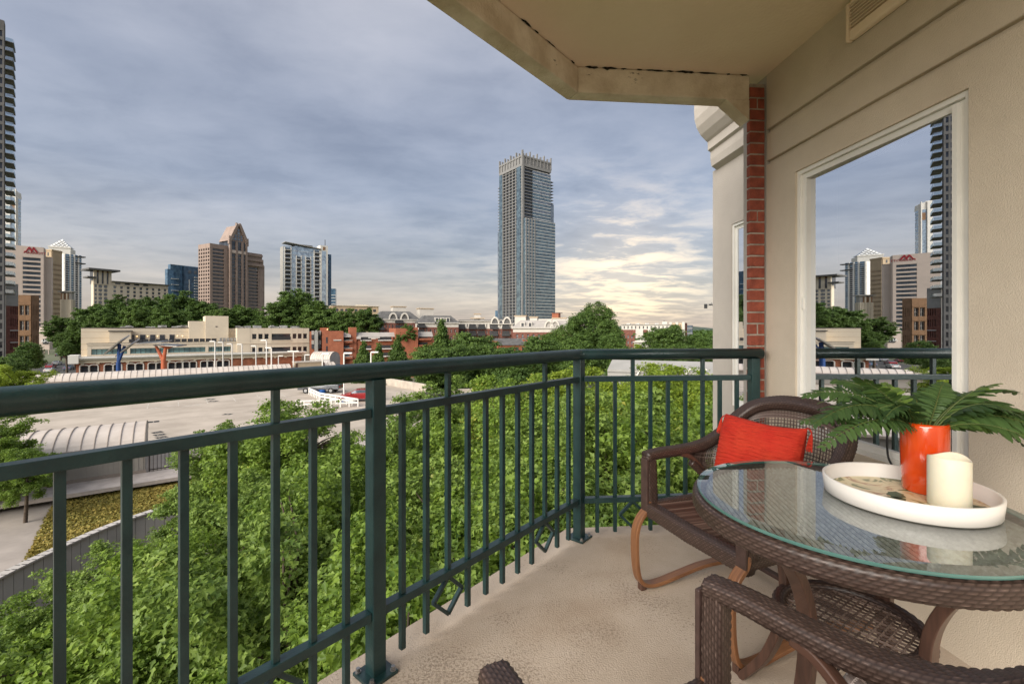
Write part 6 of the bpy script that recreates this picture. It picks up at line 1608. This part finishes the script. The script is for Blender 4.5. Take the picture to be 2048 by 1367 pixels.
def crown(name, seed, rx, rz, nclump, per, size, mat, cone=0.0, cl=.20, inner=.45, flat=.6, rag=.35, boughs=0, bw=.17):
    """leaf clumps through an uneven crown volume centred on the origin; returns mesh and clump centres"""
    rs = np.random.RandomState(seed); d = rs.normal(size=(nclump, 3)); d /= np.linalg.norm(d, axis=1)[:, None]
    lob = 1 + rag*(np.sin(d[:, 0]*3.1 + seed)*np.sin(d[:, 1]*2.7 + seed*1.3) + .6*np.sin(d[:, 2]*4.3 + d[:, 0]*2 + seed*.7))*.8
    rad = (inner + (1 - inner)*rs.rand(nclump)**.45)*np.clip(lob, .55, 1.35)
    P = d*rad[:, None]*np.array([rx, rx, rz])
    if boughs:
        i = np.arange(boughs) + .5; zz = 1 - 1.72*i/boughs; ph_ = i*2.39996 + seed; rr_ = np.sqrt(np.clip(1 - zz*zz, 0, 1))
        bd = np.stack([rr_*np.cos(ph_), rr_*np.sin(ph_), zz], 1) + rs.normal(size=(boughs, 3))*.13; bd /= np.linalg.norm(bd, axis=1)[:, None]
        bl = rs.uniform(.70, 1.12, boughs); bi = rs.randint(0, boughs, nclump); t_ = rs.rand(nclump)**.55
        d = bd[bi]; wob = rs.normal(size=(nclump, 3)); wob[:, 2] *= .55
        P = d*(.30 + .70*t_*bl[bi])[:, None]*np.array([rx, rx, rz]) + wob*(bw*(1.15 - .55*t_))[:, None]*rx
    if cone: k = np.clip((P[:, 2]/rz + 1)/2, 0, 1); P[:, :2] *= (1.25 - cone*k)[:, None]
    P[:, 2] = np.where(P[:, 2] < -rz*.75, -rz*.75 + rs.rand(nclump)*.3, P[:, 2])
    P[:, 2] *= rz*.93/np.quantile(P[:, 2], .995); P[:, :2] *= rx*.93/np.quantile(np.hypot(P[:, 0], P[:, 1]), .99)
    crad = cl*rx*rs.uniform(.6, 1.4, nclump)
    o = np.clip(rs.normal(size=(nclump, per, 3)), -1.7, 1.7)*.55; o[..., 2] *= flat
    C = (P[:, None, :] + o*crad[:, None, None]).reshape(-1, 3)
    out = o.reshape(-1, 3)*np.array([1, 1, 1.2]) + np.repeat(d, per, 0)*.6
    N_ = out/(np.linalg.norm(out, axis=1)[:, None] + 1e-9)*.55 + np.array([0, 0, .60]) + rs.normal(size=C.shape)*.48
    N_ /= np.linalg.norm(N_, axis=1)[:, None]
    return leaf_mesh(name, C, N_, size, mat, seed + 1), P
def trunk_mesh(name, P, h, r, zc, rz, mat, seed, limbs=14, tw=1.0):
    rs = random.Random(seed); mb = MB(); top = zc + rz*.45
    tr = [(0, 0, -.3), (0, 0, .4), (rs.uniform(-.1, .1), rs.uniform(-.1, .1), top*.4), (rs.uniform(-.25, .25)*tw, rs.uniform(-.25, .25)*tw, top*.75), (rs.uniform(-.3, .3)*tw, rs.uniform(-.3, .3)*tw, top)]
    T = catmull(tr, 5); mb.tube(T, [r*1.35] + [r*(1 - .82*i/len(T)) for i in range(1, len(T))], 8)
    idx = list(range(len(P))); rs.shuffle(idx)
    for k in idx[:limbs]:
        e = Vector(P[k]) + Vector((0, 0, zc)); f = max(.3, min(.92, (e.z - .25*math.hypot(e.x, e.y))/top)); s = T[min(len(T) - 1, int(f*(len(T) - 1)))]
        m_ = s.lerp(e, .5) + Vector((rs.uniform(-.2, .2), rs.uniform(-.2, .2), rs.uniform(.0, .4)))*tw; mb.tube(catmull([s, m_, e], 4), [r*.36*(1 - .8*i/8) for i in range(9)], 5)
    return mb.mesh(name, mat, smooth=True)
m_bark = M('tree_bark', (.10, .075, .055), .95, .3, 6, c2=(.05, .035, .025), bump=.7, bscale=14)
l_near = leafM('maple_leaf', (.062, .125, .018), (.275, .39, .058), .45, .45, yellow=(.42, .40, .08))
l_near2 = leafM('maple_leaf_pale', (.060, .122, .02), (.31, .42, .085), .45, .5, yellow=(.46, .46, .14))
l_lime = leafM('lime_leaf', (.11, .19, .02), (.34, .42, .045), .45, .5)
l_oak = leafM('oak_leaf', (.034, .080, .016), (.132, .21, .040), .3, .55)
l_oak2 = leafM('oak_leaf_mid', (.038, .085, .016), (.14, .22, .042), .3, .55)
l_con = leafM('evergreen_leaf', (.036, .080, .018), (.13, .205, .038), .3, .55)
PROT = {}
def proto(key, **k):
    if key not in PROT:
        me, P = crown(key + '_crown', **k); PROT[key] = (me, P, k['rx'], k['rz'])
    return PROT[key]
def tree(name, key, loc, h, scale, rz, label, cat='tree', group=None, tr=.16, limbs=14):
    me, P, rx, rzz = PROT[key]; o = empty(name, loc, rz, label, cat, group)
    zc = h - rzz*scale*1.02
    c = put('crown', me, o, (0, 0, zc), 0, (scale, scale, scale)); c['kind'] = 'stuff'
    put('trunk', trunk_mesh('trunk', P*scale, h, tr, zc, rzz*scale, m_bark, int(abs(loc[0])*7 + loc[1]*3), limbs), o); return o
proto('maple_a', seed=11, rx=3.4, rz=3.4, nclump=1300, per=50, size=.120, mat=l_near, cl=.085, boughs=46, bw=.10, flat=.38)
proto('maple_b', seed=23, rx=3.2, rz=3.8, nclump=1300, per=50, size=.112, mat=l_near2, cl=.085, boughs=44, bw=.10, flat=.38)
proto('maple_c', seed=37, rx=3.0, rz=3.2, nclump=950, per=48, size=.120, mat=l_lime, cl=.10, boughs=40, bw=.11, flat=.40)
proto('oak_a', seed=41, rx=9, rz=8, nclump=800, per=44, size=.58, mat=l_oak, cl=.10, boughs=44, bw=.12, flat=.45)
proto('oak_b', seed=53, rx=8, rz=8, nclump=760, per=44, size=.52, mat=l_oak2, cl=.10, boughs=40, bw=.12, flat=.45)
proto('cone_a', seed=61, rx=2.6, rz=4.6, nclump=600, per=40, size=.24, mat=l_con, cone=1.02, cl=.13, inner=.4)
proto('round_a', seed=67, rx=5, rz=4.6, nclump=600, per=44, size=.34, mat=l_oak, cl=.14, inner=.4, flat=.5)
proto('round_b', seed=71, rx=4.5, rz=4.2, nclump=560, per=44, size=.31, mat=l_con, cl=.15, inner=.4, flat=.5)
proto('dome_a', seed=83, rx=10, rz=9, nclump=1100, per=48, size=.42, mat=l_oak2, cl=.10, inner=.5, flat=.55, rag=.28)
def place(name, key, x, ytop, D, s, label, group=None, rz=None, **k):
    p = px(x, ytop, D); tree(name, key, (p.x, p.y, 0), p.z, s, (x*.37) % 6.28 if rz is None else rz, label, 'tree', group, **k)
# the grove under the balcony: x, top row, distance, kind, scale
grove = [(330, 1085, 9.6, 'a', 1.0), (30, 1250, 9.0, 'b', .85), (560, 985, 8.6, 'b', 1.05), (840, 1020, 6.8, 'a', .95), (700, 890, 12.5, 'a', 1.1), (520, 930, 13.5, 'b', .95), (930, 880, 11.0, 'b', 1.05), (1090, 900, 8.8, 'a', 1.0), (585, 792, 18.0, 'a', 1.0), (450, 836, 18.5, 'b', .80),
         (805, 812, 17.0, 'b', 1.1), (980, 800, 16.5, 'a', 1.15), (1150, 790, 14.5, 'b', 1.1), (1330, 775, 12.5, 'a', 1.05), (880, 752, 25.0, 'b', 1.25), (1010, 742, 24.0, 'a', 1.3), (1260, 760, 9.0, 'b', .95), (1420, 790, 8.0, 'a', .85), (1180, 905, 6.3, 'b', .8), (215, 1075, 11.5, 'b', .62), (60, 1190, 10.5, 'a', .55)]
LBL = ['maple with its crown against the curved grey wall', 'maple overhanging the left foot of the curved grey wall', 'maple close below the long railing left of its middle post', 'maple below the floor edge between middle post and corner post', 'maple behind the middle railing post', 'maple in front of the ochre sedum roof', 'maple behind the balusters halfway to the corner post', 'maple below the railing corner post', 'maple in front of the parking deck beside the guard rail', 'small maple beside the iron fence of the shed',
       'maple in front of the deck parapet', 'maple behind the diamond ornament nearest the corner post', 'maple directly beyond the railing corner', 'maple beyond the short railing, left half', 'maple reaching up before the short concrete parapet', 'maple under the slate roofed house', 'maple close outside the short railing', 'maple between short railing and neighbour wall', 'low maple crown at the floor edge by the corner post', 'small maple leaning on the coping of the curved grey wall', 'small maple low against the panels of the curved grey wall']
for i, (x, y, D, k, s) in enumerate(grove): place('maple_tree', 'maple_' + k, x, y, D, s, 'green ' + LBL[i], 'maple grove below the balcony', tr=.14, limbs=46)
for (x, y, D, s, l) in ((1195, 728, 27, 1.25, 'just right of the corner post'), (1290, 735, 22, 1.15, 'before the low grey roof'), (1380, 728, 26, 1.2, 'behind the second tall baluster of the short railing'), (1440, 735, 20, 1.1, 'against the neighbour wall'), (1490, 722, 27, 1.2, 'reaching behind the neighbour wall'), (1100, 735, 30, 1.2, 'just left of the corner post'), (1330, 722, 33, 1.3, 'beside the white braces of the grey roof')): place('lime_tree', 'maple_c', x, y, D, s, 'yellow green treetop ' + l, 'yellow green trees', tr=.13, limbs=18)
for (x, y, D, s, l) in ((-45, 815, 22, .80, 'green tree hiding the left end of the vaulted shed'), (45, 890, 21, .42, 'small green tree growing before the shed wall'), (-130, 830, 24, 1.2, 'wide green tree farther along behind the shed end')): place('maple_tree', 'maple_a', x, y, D, s, l, 'trees beside the shed', limbs=16)
place('street_tree', 'maple_c', 28, 724, 48, 1.25, 'yellow green street tree in front of the red brick block', limbs=12)
place('street_tree', 'round_a', 52, 684, 105, .78, 'dark round street tree at the foot of the brown office block', limbs=10)
place('street_tree', 'round_b', 20, 712, 95, .8, 'small dark street tree below the red brick block', limbs=10)
for (x, y, D, k, s, l) in ((122, 632, 190, 'oak_b', .80, 'dark street oak beside the hotel entrance'), (150, 660, 150, 'oak_b', .62, 'oak overhanging the street by the cream block'), (134, 684, 128, 'round_a', .48, 'low dark tree over the street kerb')): place('street_oak', k, x, y, D, s, l, 'oaks along the street', tr=.4)
oaks = [(190, 608, 150, 'a', .80), (245, 592, 165, 'b', 1.05), (300, 596, 150, 'a', .92), (352, 583, 170, 'b', 1.2), (398, 598, 158, 'a', .85), (272, 610, 138, 'b', .75), (205, 622, 135, 'b', .6), (335, 612, 140, 'a', .7)]
OL = ['dark oak at the left end of the cream block', 'oak below the pavilion of the cream hotel', 'oak before the middle of the pavilion hotel', 'tall oak before the blue glass tower', 'oak before the left side of the gabled tower', 'lower oak behind the cream roof terrace', 'low oak behind the left wing of the cream block', 'lower oak behind the terrace doors']
for i, (x, y, D, k, s) in enumerate(oaks): place('oak_tree', 'oak_' + k, x, y, D, s, OL[i], 'oaks behind the cream block', tr=.45)
for (x, y, D, k, s, l) in ((480, 610, 150, 'a', .75, 'rounded oak in front of the gabled tower'), (438, 616, 142, 'b', .6, 'smaller oak beside the cream stair tower'), (520, 628, 150, 'a', .5, 'low oak at the foot of the gabled tower'), (593, 578, 148, 'b', 1.1, 'tallest oak standing before the balcony tower'), (560, 600, 140, 'a', .7, 'oak at the left flank of the tallest oak'),
                       (640, 604, 142, 'a', .85, 'broad oak over the brick condo row'), (690, 618, 138, 'b', .7, 'oak in front of the beige office range'), (730, 616, 136, 'a', .62, 'oak beside the mansard apartments'), (610, 634, 158, 'b', .7, 'low oak behind the brick condo chimneys'), (815, 648, 124, 'b', .34, 'small tree on the brick condo terrace')): place('oak_tree', 'oak_' + k, x, y, D, s, l, 'oaks behind the cream block', tr=.45)
for (x, y, D, s, l) in ((726, 682, 72, .90, 'cone shaped evergreen before the brick condo balconies'), (757, 686, 70, .85, 'narrow cone evergreen between two larger cones'), (795, 670, 74, 1.12, 'wide cone evergreen before the condo tower'), (885, 640, 88, 1.75, 'tallest cone shaped evergreen rising over the apartments')): place('cone_evergreen', 'cone_a', x, y, D, s, l, 'cone evergreens by the deck', tr=.2)
for (x, y, D, k, s, l) in ((950, 664, 84, 'round_b', 1.25, 'round tree beside the tallest cone evergreen'), (905, 690, 76, 'round_b', .95, 'low tree under the tallest cone evergreen'), (985, 690, 80, 'round_b', .9, 'low tree in front of the slate roofed house'), (1030, 694, 76, 'round_a', .8, 'dark tree below the slate roofed house'), (860, 688, 72, 'round_b', .8, 'bushy tree between the cones'),
                       (1188, 603, 112, 'dome_a', .80, 'very large domed tree at the right of the skyscraper'), (1118, 650, 100, 'dome_a', .58, 'dark tree at the left flank of the domed tree'), (1085, 672, 92, 'round_b', 1.1, 'spreading tree in front of the white gabled wing'), (1160, 670, 84, 'round_a', 1.0, 'tree under the domed tree'), (1230, 668, 90, 'round_a', .95, 'tree at the right flank of the domed tree'),
                       (1330, 649, 118, 'round_b', 1.35, 'loose crowned tree before the brick range'), (1282, 686, 86, 'maple_c', 1.2, 'yellow green tree below the small white house'), (1400, 668, 120, 'round_a', 1.1, 'dark tree before the wooded horizon'), (1435, 664, 135, 'round_b', 1.2, 'dark tree beside the neighbour wall'), (1370, 686, 90, 'round_b', .8, 'low tree with pale blossom patches'), (1310, 694, 74, 'round_b', .8, 'low shrubby tree behind the short railing'), (1250, 696, 74, 'round_a', .75, 'shrubby tree behind the railing corner')): place('broad_tree', k, x, y, D, s, l, 'broad trees beyond the deck', tr=.3)
# far woods along the horizon
rs = np.random.RandomState(9); nw = 5200
wx = rs.uniform(-420, 760, nw); wy = rs.uniform(230, 900, nw); C = np.repeat(np.stack([wx, wy, np.zeros(nw)], 1), 16, 0); hh = np.repeat(rs.uniform(6, 11, nw), 16)
dd = rs.normal(size=(nw*16, 3)); dd /= np.linalg.norm(dd, axis=1)[:, None]; C = C + dd*np.array([3.6, 3.6, 3.2])*rs.uniform(.7, 1.05, (nw*16, 1)); C[:, 2] += hh - 2; C[:, 2] = np.maximum(C[:, 2], 1.0)
N_ = dd*.6 + np.array([0, 0, .7]) + rs.normal(size=dd.shape)*.3; N_ /= np.linalg.norm(N_, axis=1)[:, None]
tag(put('distant_woods', leaf_mesh('distant_woods', C, N_, 2.6, l_oak, 77)), 'far dark green woods stretching to the horizon', 'woods', kind='stuff')
